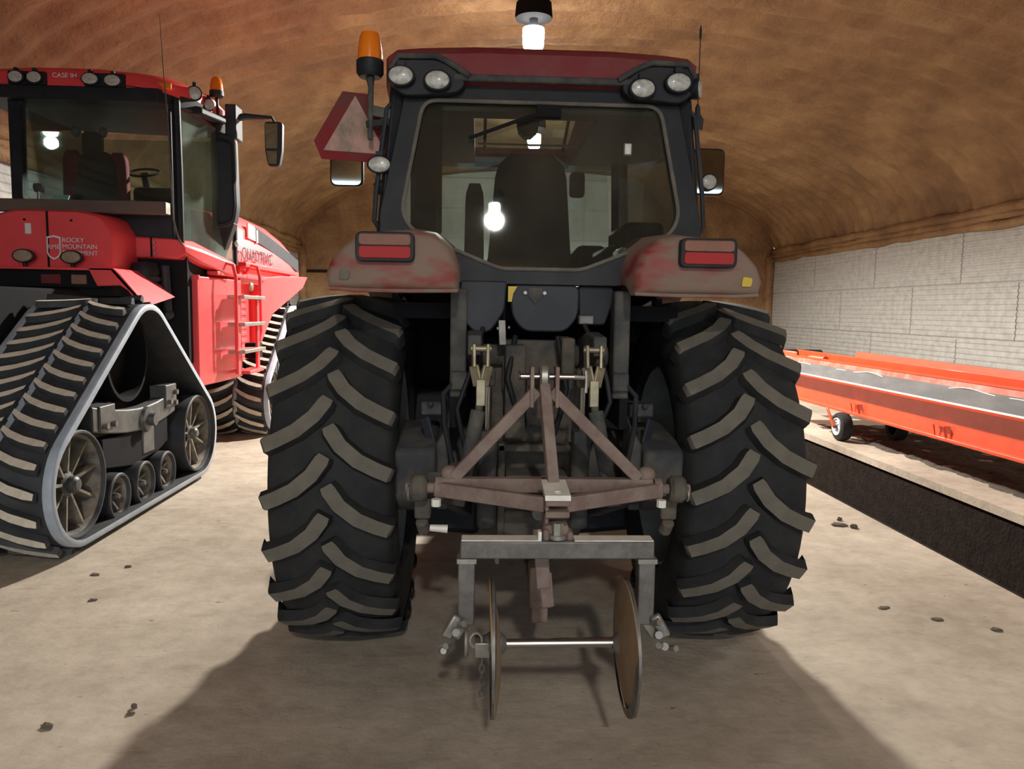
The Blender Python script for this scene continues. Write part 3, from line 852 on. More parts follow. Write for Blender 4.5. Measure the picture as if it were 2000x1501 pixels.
P.part('lamp_bracket', MB().bar((-0.80, 3.90, 2.45), (-0.79, 3.93, 2.40), 0.05, 0.05).bar((-0.79, 3.93, 2.52), (-0.74, 3.93, 2.52), 0.02, 0.02), 'black', bev=0.005)

# beacon on its pole, left side
bc = Vector((-0.845, 3.90, 0))
pole = P.part('beacon_pole', MB().tube([(bc.x, 3.90, 2.955), (bc.x + 0.004, 3.90, 2.90), (bc.x + 0.003, 3.88, 2.645)], [0.024, 0.014, 0.012], 10).bar((bc.x, 3.90, 2.79), (-0.715, 3.92, 2.77), 0.03, 0.05), 'dusty', bev=0.004)
P.part('beacon_base', MB().lathe([(2.945, 0), (2.945, 0.052), (2.965, 0.066), (3.02, 0.066), (3.03, 0.055), (3.03, 0)], (bc.x, 3.90, 0), 'Z', 24), 'black', parent=pole)
P.part('beacon_lens', MB().lathe([(3.026, 0.060), (3.07, 0.058), (3.13, 0.050), (3.152, 0.042), (3.158, 0.02), (3.158, 0)], (bc.x, 3.90, 0), 'Z', 24), 'amber', parent=pole)

# slow vehicle triangle
tri = [(-0.985, 2.888), (-0.865, 2.885), (-0.735, 2.650), (-0.775, 2.555), (-1.085, 2.555), (-1.120, 2.640)]
def sm(p, y): return (p[0], y + (p[0] + 0.9) * 0.25, p[1])
plate = MB().loft([[sm(p, 3.96) for p in tri], [sm(p, 3.964) for p in tri]])
sv = P.part('reflector_plate', plate, 'smvred', label='dark red border of the slow vehicle triangle')
inn = [(-0.925, 2.872), (-0.775, 2.598), (-1.075, 2.598)]
P.part('reflector_triangle', MB().loft([[sm(p, 3.957) for p in inn], [sm(p, 3.961) for p in inn]]), 'smvorange', parent=sv)
P.part('reflector_bracket', MB().bar((-0.86, 3.885, 2.72), (-0.75, 3.92, 2.74), 0.03, 0.03), 'black')

# mirrors
def mirror(s, u0, u1, z0, z1):
    cy = 5.30
    body = smooth_poly([(u0, z0), (u1, z0), (u1, z1), (u0, z1)], 4, 0.045)
    m = P.part('mirror', MB().prism(body, cy, cy + 0.06), 'black', bev=0.01)
    g = [((p[0] - (u0 + u1) / 2) * 0.90 + (u0 + u1) / 2, (p[1] - (z0 + z1) / 2) * 0.92 + (z0 + z1) / 2) for p in body]
    P.part('mirror_glass', MB().prism(g, cy - 0.006, cy + 0.001), 'mirror', parent=m)
    P.part('mirror_arm', MB().tube([(s * 0.72, 5.5, 2.80), (s * 0.9, 5.40, 2.84), ((u0 + u1) / 2, cy + 0.04, (z0 + z1) / 2 + 0.08)], 0.014, 8), 'black', parent=m)
    return m
mirror(-1, -1.305, -1.085, 2.635, 2.84)
mr = mirror(1, 1.145, 1.370, 2.630, 2.945)
work_lamp(P, (1.255, 5.27, 2.715), 0.058, 0.058, parent=mr, depth=0.03, cap=False)

# antenna on the right
ab = P.part('antenna_bracket', MB().bar((0.70, 3.95, 2.775), (0.80, 3.95, 2.795), 0.03, 0.035).lathe([(2.75, 0), (2.75, 0.028), (2.80, 0.032), (2.83, 0.014), (2.86, 0.013), (2.88, 0.004), (2.88, 0)], (0.79, 3.95, 0), 'Z', 14), 'slate', bev=0.003)
P.part('antenna_whip', MB().tube([(0.79, 3.95, 2.86), (0.79, 3.95, 3.19), (0.79, 3.95, 3.20), (0.79, 3.95, 3.235), (0.79, 3.95, 3.26)], [0.0025, 0.0025, 0.006, 0.006, 0.002], 6), 'black', parent=ab)

# panels below the window
P.part('rear_panel', MB().bx(-0.42, 0.42, 3.80, 3.93, 1.955, 2.0), 'slate', bev=0.012)
P.part('valve_cover', MB().prism(smooth_poly([(-0.395, 1.97), (-0.165, 1.97), (-0.175, 1.83), (-0.215, 1.76), (-0.25, 1.72), (-0.33, 1.72), (-0.36, 1.76), (-0.395, 1.76)], 3, 0.02), 3.78, 3.90), 'slate', bev=0.008)
P.part('service_cover', MB().prism(smooth_poly([(-0.15, 1.955), (0.195, 1.955), (0.19, 1.80), (0.13, 1.725), (-0.08, 1.725), (-0.14, 1.80)], 4, 0.04), 3.80, 3.90), 'slate', bev=0.008)
P.part('cover_badge', MB().prism([(-0.06, 1.94), (0.01, 1.94), (0.01, 1.90), (-0.025, 1.86), (-0.06, 1.90)], 3.79, 3.80), 'dusty')
for u in (-0.075, 0.02): P.part('cover_bolt', MB().cyl((u, 3.785, 1.915), (u, 3.80, 1.915), 0.009, n=8), 'steel')
P.part('warning_sticker', MB().prism([(-0.16, 1.945), (-0.115, 1.945), (-0.135, 1.91), (-0.142, 1.87), (-0.16, 1.87)], 3.776, 3.80), 'yellow')
P.part('side_cover', MB().prism(smooth_poly([(0.19, 1.955), (0.37, 1.955), (0.37, 1.88), (0.33, 1.76), (0.20, 1.76)], 3, 0.02), 3.83, 3.92), 'black', bev=0.008)
P.part('socket', MB().bx(0.19, 0.265, 3.77, 3.84, 1.765, 1.81), 'rawsteel', bev=0.006)
for s in (-1, 1):
    P.part('side_channel', MB().bx(s * 0.36, s * 0.44, 3.74, 3.86, 1.40, 1.93).bx(s * 0.355, s * 0.435, 3.70, 3.80, 1.44, 1.53), 'dusty', bev=0.01)
P.part('hose_bracket', MB().bar((-0.19, 3.74, 1.78), (-0.185, 3.72, 1.66), 0.035, 0.012).cyl((-0.215, 3.73, 1.74), (-0.205, 3.73, 1.74), 0.008).cyl((-0.16, 3.73, 1.745), (-0.15, 3.73, 1.745), 0.008), 'steel', bev=0.003)

# linkage: rockshaft, lift arms, rods, cylinders
P.part('rockshaft', MB().cyl((-0.36, 3.92, 1.60), (0.36, 3.92, 1.60), 0.055, n=18).bx(-0.18, 0.13, 3.86, 4.0, 1.42, 1.68), 'mud', bev=0.01)
P.part('top_link_bracket', MB().bx(-0.17, -0.07, 3.72, 3.95, 1.20, 1.66).bx(0.10, 0.165, 3.68, 3.95, 1.52, 1.70).bx(-0.06, 0.11, 3.80, 3.95, 1.25, 1.50), 'mud', bev=0.012)
for s in (-1, 1):
    c = s * 0.255 - 0.035
    P.part('lift_arm', MB().loft([[(c + s * 0.03 - w, y, z - h), (c + s * 0.03 + w, y, z - h), (c + s * 0.03 + w, y, z + h), (c + s * 0.03 - w, y, z + h)] for y, z, w, h in ((3.96, 1.60, 0.045, 0.08), (3.70, 1.67, 0.035, 0.06), (3.46, 1.67, 0.03, 0.045))]), 'dusty', bev=0.01)
    # clevis fork and rod
    fk = MB()
    for q in (-1, 1):
        fk.bar((c + q * 0.034, 3.46, 1.675), (c + q * 0.032, 3.445, 1.57), 0.015, 0.05)
        fk.bar((c + q * 0.032, 3.445, 1.58), (c + q * 0.012, 3.43, 1.49), 0.015, 0.05)
    fk.bar((c, 3.43, 1.52), (c, 3.425, 1.40), 0.042, 0.042).cyl((c - 0.048, 3.455, 1.655), (c + 0.048, 3.455, 1.655), 0.013, n=12)
    r_ = P.part('lift_rod', MB().cyl((c, 3.425, 1.44), (c + s * 0.01, 3.42, 1.36), 0.018).tube([(c + s * 0.01, 3.42, 1.38), (c + s * 0.06, 3.40, 1.12), (c + s * 0.10, 3.36, 0.96)], 0.034, 12), 'dusty')
    P.part('rod_clevis', fk, 'zinc', parent=r_, bev=0.004)
    # lift cylinder
    d = s * 0.225 - 0.03
    cy = P.part('lift_cylinder', MB().cyl((d, 3.66, 0.78), (d, 3.62, 1.24), 0.045, n=16).bx(d - 0.04, d + 0.04, 3.58, 3.70, 1.20, 1.26), 'dusty', bev=0.006)
    P.part('piston_rod', MB().cyl((d, 3.62, 1.24), (d, 3.60, 1.50), 0.017, n=14), 'chrome', parent=cy)
    P.part('cylinder_eye', MB().bx(d - 0.035, d + 0.035, 3.57, 3.65, 1.47, 1.56), 'mud', parent=cy, bev=0.015)
    # lower link with its hook
    e = s * 0.50
    P.part('lower_link', MB().loft([[(u - w, y, z - h), (u + w, y, z - h), (u + w, y, z + h), (u - w, y, z + h)] for u, y, z, w, h in ((s * 0.36, 4.25, 0.72, 0.035, 0.05), (s * 0.45, 3.7, 0.93, 0.03, 0.055), (s * 0.49, 3.30, 1.08, 0.03, 0.045))]), 'dusty', bev=0.008)
    P.part('link_hook', MB().lathe([(e - 0.035, 0.0), (e - 0.035, 0.045), (e - 0.02, 0.058), (e + 0.02, 0.058), (e + 0.035, 0.045), (e + 0.035, 0.0)], (s * 0.045, 3.17, 1.085), 'X', 20), 'mud')
    # stabiliser block beside the axle
    k = s * 0.60
    sb = MB().loft([[(k - 0.10, y, z0), (k + 0.10, y, z0), (k + 0.10, y, z1), (k - 0.10, y, z1)] for y, z0, z1 in ((3.60, 0.93, 1.16), (3.70, 0.85, 1.20), (4.1, 0.80, 1.24))])
    sbo = P.part('stabiliser_block', sb, 'dusty', bev=0.025)
    P.part('stabiliser_plate', MB().loft([[(s * 0.44, 3.66, 0.86), (s * 0.50, 3.66, 0.86), (s * 0.50, 3.66, 1.18), (s * 0.44, 3.66, 1.28)], [(s * 0.44, 3.86, 0.86), (s * 0.50, 3.86, 0.86), (s * 0.50, 3.86, 1.22), (s * 0.44, 3.86, 1.34)]]), 'dusty', parent=sbo, bev=0.012)
    P.part('stabiliser_top', MB().bx(s * 0.46, s * 0.585, 3.80, 3.95, 1.30, 1.37).cyl((s * 0.535, 3.76, 1.36), (s * 0.535, 3.80, 1.36), 0.014), 'dusty', parent=sbo, bev=0.012)
    P.part('sway_bar', MB().bar((s * 0.56, 3.74, 1.30), (s * 0.50, 3.70, 1.10), 0.018, 0.05), 'slate', parent=sbo, bev=0.004)
    P.part('sway_chain_block', MB().bx(s * 0.50, s * 0.57, 3.24, 3.32, 0.93, 1.02).cyl((s * 0.54, 3.26, 0.92), (s * 0.53, 3.30, 0.86), 0.028), 'mud', bev=0.01)
    P.part('axle_step', MB().tube([(s * 0.40, 3.72, 1.50), (s * 0.47, 3.70, 1.42), (s * 0.46, 3.66, 1.28), (s * 0.42, 3.62, 1.10)], 0.013, 8), 'black')
P.part('stub_pin', MB().cyl((-0.50, 3.20, 0.905), (-0.425, 3.20, 0.90), 0.014, 0.018, n=12), 'whitesteel')
# top link eye held between the implement's plates
tl = P.part('top_link', MB().tube([(-0.027, 3.80, 1.45), (-0.027, 3.40, 1.52), (-0.027, 3.28, 1.545)], 0.024, 12), 'mud')
P.part('top_link_eye', MB().lathe([(-0.018, 0.022), (-0.020, 0.040), (-0.012, 0.052), (0.012, 0.052), (0.020, 0.040), (0.018, 0.022)], (-0.027, 3.20, 1.555), 'X', 24, closed=True), 'steel', parent=tl)
# pto guard, drawbar carrier and the frame around them
cg = MB().bx(-0.20, -0.165, 3.70, 3.78, 0.62, 1.18).bx(0.16, 0.20, 3.70, 3.78, 0.80, 1.18).bx(-0.20, 0.20, 3.70, 3.80, 1.14, 1.175)
P.part('guard_frame', cg, 'mud', bev=0.006)
pg = MB().prism([(-0.16, 1.03), (0.14, 1.03), (0.14, 1.0), (-0.16, 0.98)], 3.66, 3.86)
pto = P.part('pto_shield', pg, 'seal', bev=0.006)
for i in range(4):
    for j in range(2):
        P.part('vent_slot', MB().bx(-0.10 + i * 0.035, -0.09 + i * 0.035, 3.652, 3.664, 0.985 + j * 0.022 - 0.0, 1.0 + j * 0.022), 'matte', parent=pto)
P.part('pto_shaft', MB().cyl((0, 3.60, 0.86), (0, 3.9, 0.86), 0.035, n=14), 'rawsteel')
P.part('drawbar', MB().bx(-0.05, 0.05, 3.42, 4.4, 0.46, 0.52).bx(-0.055, 0.03, 3.40, 3.52, 0.50, 0.66).bx(-0.04, 0.035, 3.44, 3.5, 0.38, 0.50), 'rust', bev=0.008)
P.part('drawbar_carrier', MB().bx(-0.19, 0.19, 3.72, 3.86, 0.60, 0.84).bx(-0.16, -0.08, 3.60, 3.72, 0.66, 0.72), 'mud', bev=0.015)
# hydraulic hoses
for (pts, r_) in (([(-0.28, 3.78, 1.74), (-0.33, 3.66, 1.56), (-0.40, 3.62, 1.36), (-0.36, 3.66, 1.16)], 0.012), ([(0.22, 3.78, 1.76), (0.30, 3.68, 1.58), (0.33, 3.62, 1.40), (0.26, 3.66, 1.22)], 0.012),
                  ([(-0.12, 3.80, 1.70), (-0.16, 3.70, 1.5), (-0.10, 3.74, 1.30)], 0.014), ([(0.09, 3.80, 1.70), (0.13, 3.72, 1.45), (0.08, 3.76, 1.22)], 0.014)):
    q = []
    for i in range(len(pts) - 1):
        a, b_ = Vector(pts[i]), Vector(pts[i + 1])
        q += [a, a.lerp(b_, 0.5) + Vector((0, -0.02, 0))]
    q.append(Vector(pts[-1]))
    P.part('hydraulic_hose', MB().tube(q, r_, 8), 'black', angle=80)
# ================================================================== DISC IMPLEMENT on the linkage
D = Thing('disc_implement', 'rusty brown A-frame with a steel toolbar lit pale on top and two upright discs behind the tractor', 'implement', (0, 2.8, 0), (PX, 0, 0))
D.part('cross_beam', MB().bar((-0.45, 3.17, 1.10), (0.44, 3.17, 1.10), 0.05, 0.06), 'rust', bev=0.006)
for s in (-1, 1):
    D.part('front_arm', MB().bar((s * 0.475, 3.155, 1.085), (s * 0.03, 2.90, 1.085), 0.035, 0.06), 'rust', bev=0.005)
    D.part('frame_strut', MB().bar((s * 0.39 - 0.01, 3.17, 1.13), (s * 0.03 - 0.027, 3.18, 1.50), 0.05, 0.05), 'rust', bev=0.005)
    D.part('clevis_plate', MB().bx(-0.027 + s * 0.052 - 0.008, -0.027 + s * 0.052 + 0.008, 3.14, 3.23, 1.43, 1.60), 'rust', bev=0.004)
    k = D.part('link_pin', MB().cyl((s * 0.44, 3.17, 1.085), (s * 0.60, 3.17, 1.085), 0.022, n=14), 'rust')
    D.part('pin_collar', MB().lathe([(s * 0.445, 0), (s * 0.445, 0.048), (s * 0.475, 0.048), (s * 0.475, 0)], (0, 3.17, 1.085), 'X', 20), 'rust', parent=k)
    D.part('lynch_pin', MB().tube([(s * 0.585 + 0.0, 3.15 + 0.03 * math.cos(a * math.pi / 5), 1.07 + 0.03 * math.sin(a * math.pi / 5)) for a in range(10)], 0.005, 6, closed=True), 'steel', parent=k)
    D.part('gusset', MB().ell((s * 0.415, 3.18, 1.145), 0.04, 0.035, 0.035), 'rust')
    D.part('beam_bolt', MB().cyl((s * 0.47, 3.12, 1.02), (s * 0.47, 3.12, 1.05), 0.02, n=8), 'whitesteel')
D.part('centre_strut', MB().bar((-0.027, 3.18, 1.52), (-0.002, 2.97, 1.14), 0.045, 0.05), 'rust', bev=0.005)
D.part('top_pin', MB().cyl((-0.125, 3.20, 1.555), (0.10, 3.20, 1.555), 0.014, n=12).tube([(-0.13, 3.20 + 0.018 * math.cos(a * math.pi / 5), 1.56 + 0.018 * math.sin(a * math.pi / 5)) for a in range(10)], 0.004, 6, closed=True), 'chrome')
D.part('pin_handle', MB().cyl((0.08, 3.20, 1.555), (0.145, 3.20, 1.552), 0.010, n=8).tube([(0.15, 3.20, 1.58), (0.152, 3.19, 1.54), (0.148, 3.18, 1.49)], 0.007, 6), 'steel')
# nose plate with its hole
np_ = MB()
pl = smooth_poly([(-0.048, 2.80), (0.048, 2.80), (0.044, 2.99), (-0.044, 2.99)], 1, 0.004)
nn = 12
hole = [(0.004 + 0.016 * math.cos(2 * math.pi * i / 16), 2.835 + 0.020 * math.sin(2 * math.pi * i / 16)) for i in range(16)]
sq = []
for i in range(16):
    a = 2 * math.pi * i / 16; c_, s_ = math.cos(a), math.sin(a); m_ = max(abs(c_), abs(s_))
    x_ = c_ / m_ * 0.048; y_ = s_ / m_
    sq.append((x_, 2.835 + (y_ * 0.155 if y_ > 0 else y_ * 0.035)))
np_.ring(sq, hole, 1.135, 1.155, 'XY')
np_.v = [(x, y, z + (y - 2.9) * 0.10) for x, y, z in np_.v]
D.part('nose_plate', np_, 'whitesteel')  # kept pale to carry the light on the plate's top
D.part('nose_bracket', MB().bx(-0.045, 0.047, 2.81, 2.98, 1.10, 1.135).bx(-0.045, 0.047, 2.81, 2.98, 1.055, 1.08).bx(-0.045, -0.03, 2.83, 2.98, 0.98, 1.11), 'rust', bev=0.005)
D.part('swivel_yoke', MB().bx(-0.05, 0.045, 2.80, 2.90, 0.93, 1.03).bx(-0.055, -0.03, 2.78, 2.86, 0.97, 1.02).bx(0.035, 0.06, 2.78, 2.86, 0.97, 1.01), 'rust', bev=0.012)
D.part('swivel_bolt', MB().cyl((0.0, 2.79, 1.00), (0.0, 2.79, 1.045), 0.022, n=6).cyl((0.0, 2.79, 0.985), (0.0, 2.79, 1.0), 0.032, n=16), 'steel')
D.part('hang_strap', MB().bar((-0.055, 2.93, 0.98), (-0.035, 2.93, 0.74), 0.055, 0.015, (0, 1, 0)).bar((-0.03, 2.94, 0.80), (-0.015, 2.94, 0.66), 0.05, 0.015, (0, 1, 0)), 'rust', bev=0.004)
D.part('toolbar', MB().bx(-0.362, 0.362, 2.765, 2.835, 0.912, 0.980), 'rawsteel', bev=0.006)
D.part('toolbar_lit_top', MB().bx(-0.358, -0.062, 2.766, 2.834, 0.9805, 0.984), 'whitesteel')  # pale sheets painting the light that falls on the bar's top
D.part('toolbar_lit_top', MB().bx(0.062, 0.358, 2.766, 2.834, 0.9805, 0.984), 'whitesteel')
D.part('weld_lug', MB().bx(-0.075, -0.060, 2.77, 2.81, 0.98, 1.015), 'whitesteel', bev=0.005)
D.part('brace_rod', MB().cyl((-0.225, 2.86, 0.93), (-0.222, 2.88, 0.86), 0.009), 'steel')
for s in (-1, 1):
    u = s * 0.338
    D.part('leg', MB().bx(u - 0.031, u + 0.031, 2.77, 2.83, 0.655, 0.912), 'rawsteel', bev=0.005)
    D.part('leg_plate', MB().bx(u - 0.036 + (0 if s < 0 else 0.0), u + 0.036, 2.762, 2.838, 0.895, 0.913), 'steel')
    h = D.part('bearing_bracket', MB().bar((u, 2.80, 0.68), (u + s * 0.05, 2.79, 0.61), 0.045, 0.05).bar((u + s * 0.03, 2.76, 0.70), (u + s * 0.075, 2.75, 0.62), 0.03, 0.04), 'steel', bev=0.008)
    for k in range(5):
        a = k * 1.3 + (0.4 if s > 0 else 0)
        p_ = Vector((u + s * (0.025 + 0.016 * k), 2.745 + 0.012 * math.sin(a * 2), 0.655 - 0.022 * k + 0.02 * math.cos(a)))
        D.part('bracket_bolt', MB().cyl(p_, p_ + Vector((0.018 * math.cos(a), -0.03, 0.012)), 0.012 + 0.003 * (k % 2), n=8), 'rawsteel' if k % 2 else 'steel', parent=h)
    # concave disc
    c = -0.238 if s < 0 else 0.262
    prof = []
    for i in range(9):
        r_ = 0.25 * i / 8
        prof.append((c - s * 0.032 * (1 - (r_ / 0.25) ** 2), r_))
    prof2 = [(a + s * 0.006, r_ * 0.995) for a, r_ in prof][::-1]
    tl_ = 0.045
    mb = MB().lathe(prof + prof2, (0, 2.75, 0.595 - 0.012), 'X', 48)
    mb.v = [(x + (z - 0.583) * -tl_, y, z) for x, y, z in mb.v]
    d_ = D.part('disc', mb, 'disc', angle=60)
    D.part('disc_bevel', MB().lathe([(c + s * 0.007, 0.2505), (c - s * 0.003, 0.2505), (c - s * 0.009, 0.215)], (0, 2.75, 0.583), 'X', 48), 'rawsteel', parent=d_)
    D.part('disc_hub', MB().lathe([(c - s * 0.052, 0.020), (c - s * 0.046, 0.028), (c - s * 0.030, 0.045), (c + s * 0.01, 0.045), (c + s * 0.03, 0.03), (c + s * 0.03, 0)], (0, 2.75, 0.595), 'X', 20), 'rawsteel', parent=d_)
D.part('axle', MB().cyl((-0.30, 2.75, 0.595), (0.31, 2.75, 0.600), 0.0185, n=20), 'chrome')
D.part('axle_box', MB().bx(-0.305, -0.245, 2.71, 2.79, 0.555, 0.615), 'steel', bev=0.005)
D.part('shackle', MB().tube([(-0.30 + 0.022 * math.cos(a * math.pi / 6), 2.72, 0.622 + 0.028 * math.sin(a * math.pi / 6)) for a in range(12)], 0.006, 6, closed=True).tube([(-0.335, 2.73 + 0.02 * math.cos(a * math.pi / 6), 0.605 + 0.045 * math.sin(a * math.pi / 6)) for a in range(12)], 0.008, 6, closed=True), 'steel')
lk = []
for k in range(6):
    z = 0.535 - k * 0.024
    pts = []
    for a in range(12):
        t = a * math.pi / 6; o1 = 0.009 * math.cos(t); o2 = 0.017 * math.sin(t)
        pts.append((-0.277 + (o1 if k % 2 else 0), 2.725 + (0 if k % 2 else o1), z + o2))
    D.part('chain_link', MB().tube(pts, 0.0035, 5, closed=True), 'rawsteel')
# ================================================================== RED TRACKED TRACTOR (left)
QX = -4.15
Q = Thing('tracked_tractor', 'clean bright red four-track articulated tractor parked on the left', 'tractor', (QX, 8.5, 0))

def belt_path(cy, n):
    """outer belt line round rear idler, drive wheel and front idler; cy = centre of the track unit"""
    cs = [(cy - 1.29, 0.505, 0.445), (cy + 1.11, 0.495, 0.445), (cy - 0.07, 1.365, 0.455)]
    pts = []
    for y, z, r in cs:
        for i in range(72):
            a = 2 * math.pi * i / 72
            pts.append((y + r * math.cos(a), z + r * math.sin(a)))
    h = hull(pts)
    p, L = resample(h, n)
    # run it up the rear slope first: hull() is counter-clockwise in (y, z), which is clockwise travel; flip it
    p = [p[0]] + p[1:][::-1]
    return p, L

def belt_lug(side):
    mb = MB(); W = 0.37
    st = [(0.015, 0.0), (0.09, -0.060), (0.20, -0.115), (0.31, -0.150), (0.375, -0.165)]
    rows = []
    for i, (x, y) in enumerate(st):
        k = (0.7, 1, 1, 1, 0.75)[i]
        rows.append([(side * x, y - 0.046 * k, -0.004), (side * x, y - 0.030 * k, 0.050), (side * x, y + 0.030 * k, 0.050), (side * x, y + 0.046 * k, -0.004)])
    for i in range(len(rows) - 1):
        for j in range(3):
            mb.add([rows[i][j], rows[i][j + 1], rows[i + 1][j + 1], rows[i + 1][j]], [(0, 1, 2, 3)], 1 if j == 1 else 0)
    mb.add(rows[0], [(0, 1, 2, 3)], 0); mb.add(rows[-1], [(0, 1, 2, 3)], 0)
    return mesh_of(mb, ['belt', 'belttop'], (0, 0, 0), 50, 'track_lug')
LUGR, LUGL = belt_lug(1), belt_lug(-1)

def spoked_wheel(th, name, x_out, depth, y, z, r, s, spokes, hub_r, bolts):
    """wheel whose open outer face looks along s*x"""
    xi = x_out - s * depth
    rim = MB().lathe([(xi, r - 0.03), (xi, r), (x_out - s * 0.01, r), (x_out, r - 0.008), (x_out, r - 0.022), (x_out - s * 0.03, r - 0.034), (x_out - s * 0.22, r - 0.05), (x_out - s * 0.24, 0.05), (x_out - s * 0.24, 0)], (0, y, z), 'X', 40,
                     mis=[0, 0, 0, 0, 0, 1, 1, 1])
    w = th.part(name, rim, ['belt', 'wheeldust'])
    th.part('hub', MB().lathe([(x_out - s * 0.24, hub_r), (x_out - s * 0.09, hub_r * 0.92), (x_out - s * 0.075, hub_r * 0.6), (x_out - s * 0.03, hub_r * 0.55), (x_out - s * 0.012, hub_r * 0.38), (x_out - s * 0.008, 0)], (0, y, z), 'X', 20), 'greyframe', parent=w)
    for k in range(spokes):
        a = 2 * math.pi * (k + 0.3) / spokes
        p0 = Vector((x_out - s * 0.13, y + math.cos(a) * hub_r * 0.8, z + math.sin(a) * hub_r * 0.8))
        p1 = Vector((x_out - s * 0.10, y + math.cos(a) * (r - 0.045), z + math.sin(a) * (r - 0.045)))
        th.part('spoke', MB().bar(p0, p1, 0.02, 0.09, (1, 0, 0)), 'wheeldust', parent=w)
    for k in range(bolts):
        a = 2 * math.pi * k / bolts
        c = Vector((x_out - s * 0.16, y + math.cos(a) * hub_r * 1.45, z + math.sin(a) * hub_r * 1.45))
        th.part('bolt', MB().cyl(c, c + Vector((s * 0.05, 0, 0)), 0.018, n=8), 'rawsteel', parent=w)
    return w

def track_unit(th, x0, x1, cy, s, lugs=True, detail=True):
    """belt between x0 and x1, outside face on side s"""
    xa, xb = min(x0, x1), max(x0, x1); xm = (xa + xb) / 2; hw = (xb - xa) / 2
    path, L = belt_path(cy, 120)
    n = len(path)
    us_ = [(-1.0, -0.045, 0), (-1.0, 0.0, 0), (-0.985, 0.006, 1), (-0.86, 0.004, 0), (-0.06, 0.0, 1), (0.06, 0.0, 0), (0.86, 0.004, 1), (0.985, 0.006, 0), (1.0, 0.0, 0), (1.0, -0.045, 0)]
    mb = MB(); vs_ = []
    for i, p in enumerate(path):
        t = (path[(i + 1) % n] - path[i - 1]).normalized(); nrm = Vector((-t.y, t.x))
        for u, d, m_ in us_:
            q = p + nrm * d
            vs_.append((xm + u * hw, q.x, q.y))
    k = len(us_)
    o = len(mb.v); mb.v.extend(vs_)
    for i in range(n):
        i2 = (i + 1) % n
        for j in range(k):
            j2 = (j + 1) % k
            mb.f.append((i * k + j, i * k + j2, i2 * k + j2, i2 * k + j))
            mb.mi.append(1 if j in (1, 2, 4, 6, 7, 0, 8) else 0)
    b = th.part('track_belt', mb, ['belt', 'beltedge'], angle=50)
    if lugs:
        NL = 48
        pp, L = belt_path(cy, NL * 2)
        for i in range(NL * 2):
            p = pp[i]; t = (pp[(i + 1) % (NL * 2)] - pp[i - 1]).normalized(); nrm = Vector((-t.y, t.x))
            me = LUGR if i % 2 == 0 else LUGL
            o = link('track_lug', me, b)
            mt = Matrix(((1, 0, 0), (0, t.x, nrm.x), (0, t.y, nrm.y)))
            o.location = Vector((xm, p.x, p.y)) - th.base
            o.rotation_euler = mt.to_euler()
            o.scale.x = hw / 0.46
    xo = x1 if s > 0 else x0
    spoked_wheel(th, 'idler_wheel', xo - s * 0.035, 0.36, cy - 1.29, 0.505, 0.40, s, 9 if detail else 0, 0.105, 10 if detail else 0)
    spoked_wheel(th, 'idler_wheel', xo - s * 0.035, 0.36, cy + 1.11, 0.495, 0.40, s, 9 if detail else 0, 0.095, 10 if detail else 0)
    for dy in (-0.62, -0.13, 0.35):
        spoked_wheel(th, 'roller', xo - s * 0.055, 0.36, cy + dy, 0.25, 0.195, s, 4 if detail else 0, 0.05, 4 if detail else 0)
    # drive wheel, inside the upper corner of the belt
    dw = th.part('drive_wheel', MB().lathe([(xm - hw * 0.8, 0.0), (xm - hw * 0.8, 0.40), (xm + hw * 0.55 * s, 0.40), (xm + s * hw * 0.55, 0.37), (xm + s * hw * 0.2, 0.36), (xm + s * hw * 0.2, 0)], (0, cy - 0.07, 1.365), 'X', 32), 'matte')
    if detail:
        xf = xo - s * 0.16
        fr = MB()
        # curved side beam
        secs = []
        for i in range(9):
            t = i / 8; y = cy - 0.95 + 1.62 * t
            zc = 0.93 - 0.14 * math.sin(math.pi * t * 0.8) + 0.04 * t
            hgt = 0.10
            secs.append([(xf - 0.06, y, zc - hgt), (xf + 0.06, y, zc - hgt), (xf + 0.06, y, zc + hgt), (xf - 0.06, y, zc + hgt)])
        f = th.part('track_frame', fr.loft(secs), 'greyframe', bev=0.012)
        th.part('frame_pad', MB().bx(xf - 0.08, xf + 0.075, cy - 0.86, cy - 0.60, 0.82, 1.02), 'greyframe', parent=f, bev=0.01)
        th.part('frame_pad', MB().bx(xf - 0.08, xf + 0.075, cy + 0.42, cy + 0.68, 0.84, 1.06), 'greyframe', parent=f, bev=0.01)
        th.part('pivot_cap', MB().lathe([(xf + s * 0.05, 0.12), (xf + s * 0.09, 0.11), (xf + s * 0.10, 0.06), (xf + s * 0.15, 0.055), (xf + s * 0.155, 0)], (0, cy + 0.0, 0.80), 'X', 20), 'greyframe', parent=f)
        for dy, z in ((-0.80, 0.86), (-0.66, 0.86), (0.48, 0.90), (0.62, 0.98), (0.60, 0.88)):
            th.part('bolt', MB().cyl((xf + s * 0.07, cy + dy, z), (xf + s * 0.11, cy + dy, z), 0.026, n=8), 'rawsteel', parent=f)
        th.part('lower_frame', MB().loft([[(xf - 0.10, y, z0), (xf + 0.03, y, z0), (xf + 0.03, y, z1), (xf - 0.10, y, z1)] for y, z0, z1 in ((cy - 0.75, 0.5, 0.74), (cy - 0.2, 0.42, 0.72), (cy + 0.35, 0.46, 0.74), (cy + 0.55, 0.52, 0.8))]), 'matte', bev=0.01)
        th.part('frame_gusset', MB().bx(xf - 0.02, xf + 0.04, cy - 0.02, cy + 0.22, 0.48, 0.72), 'greyframe', bev=0.01)
    return b

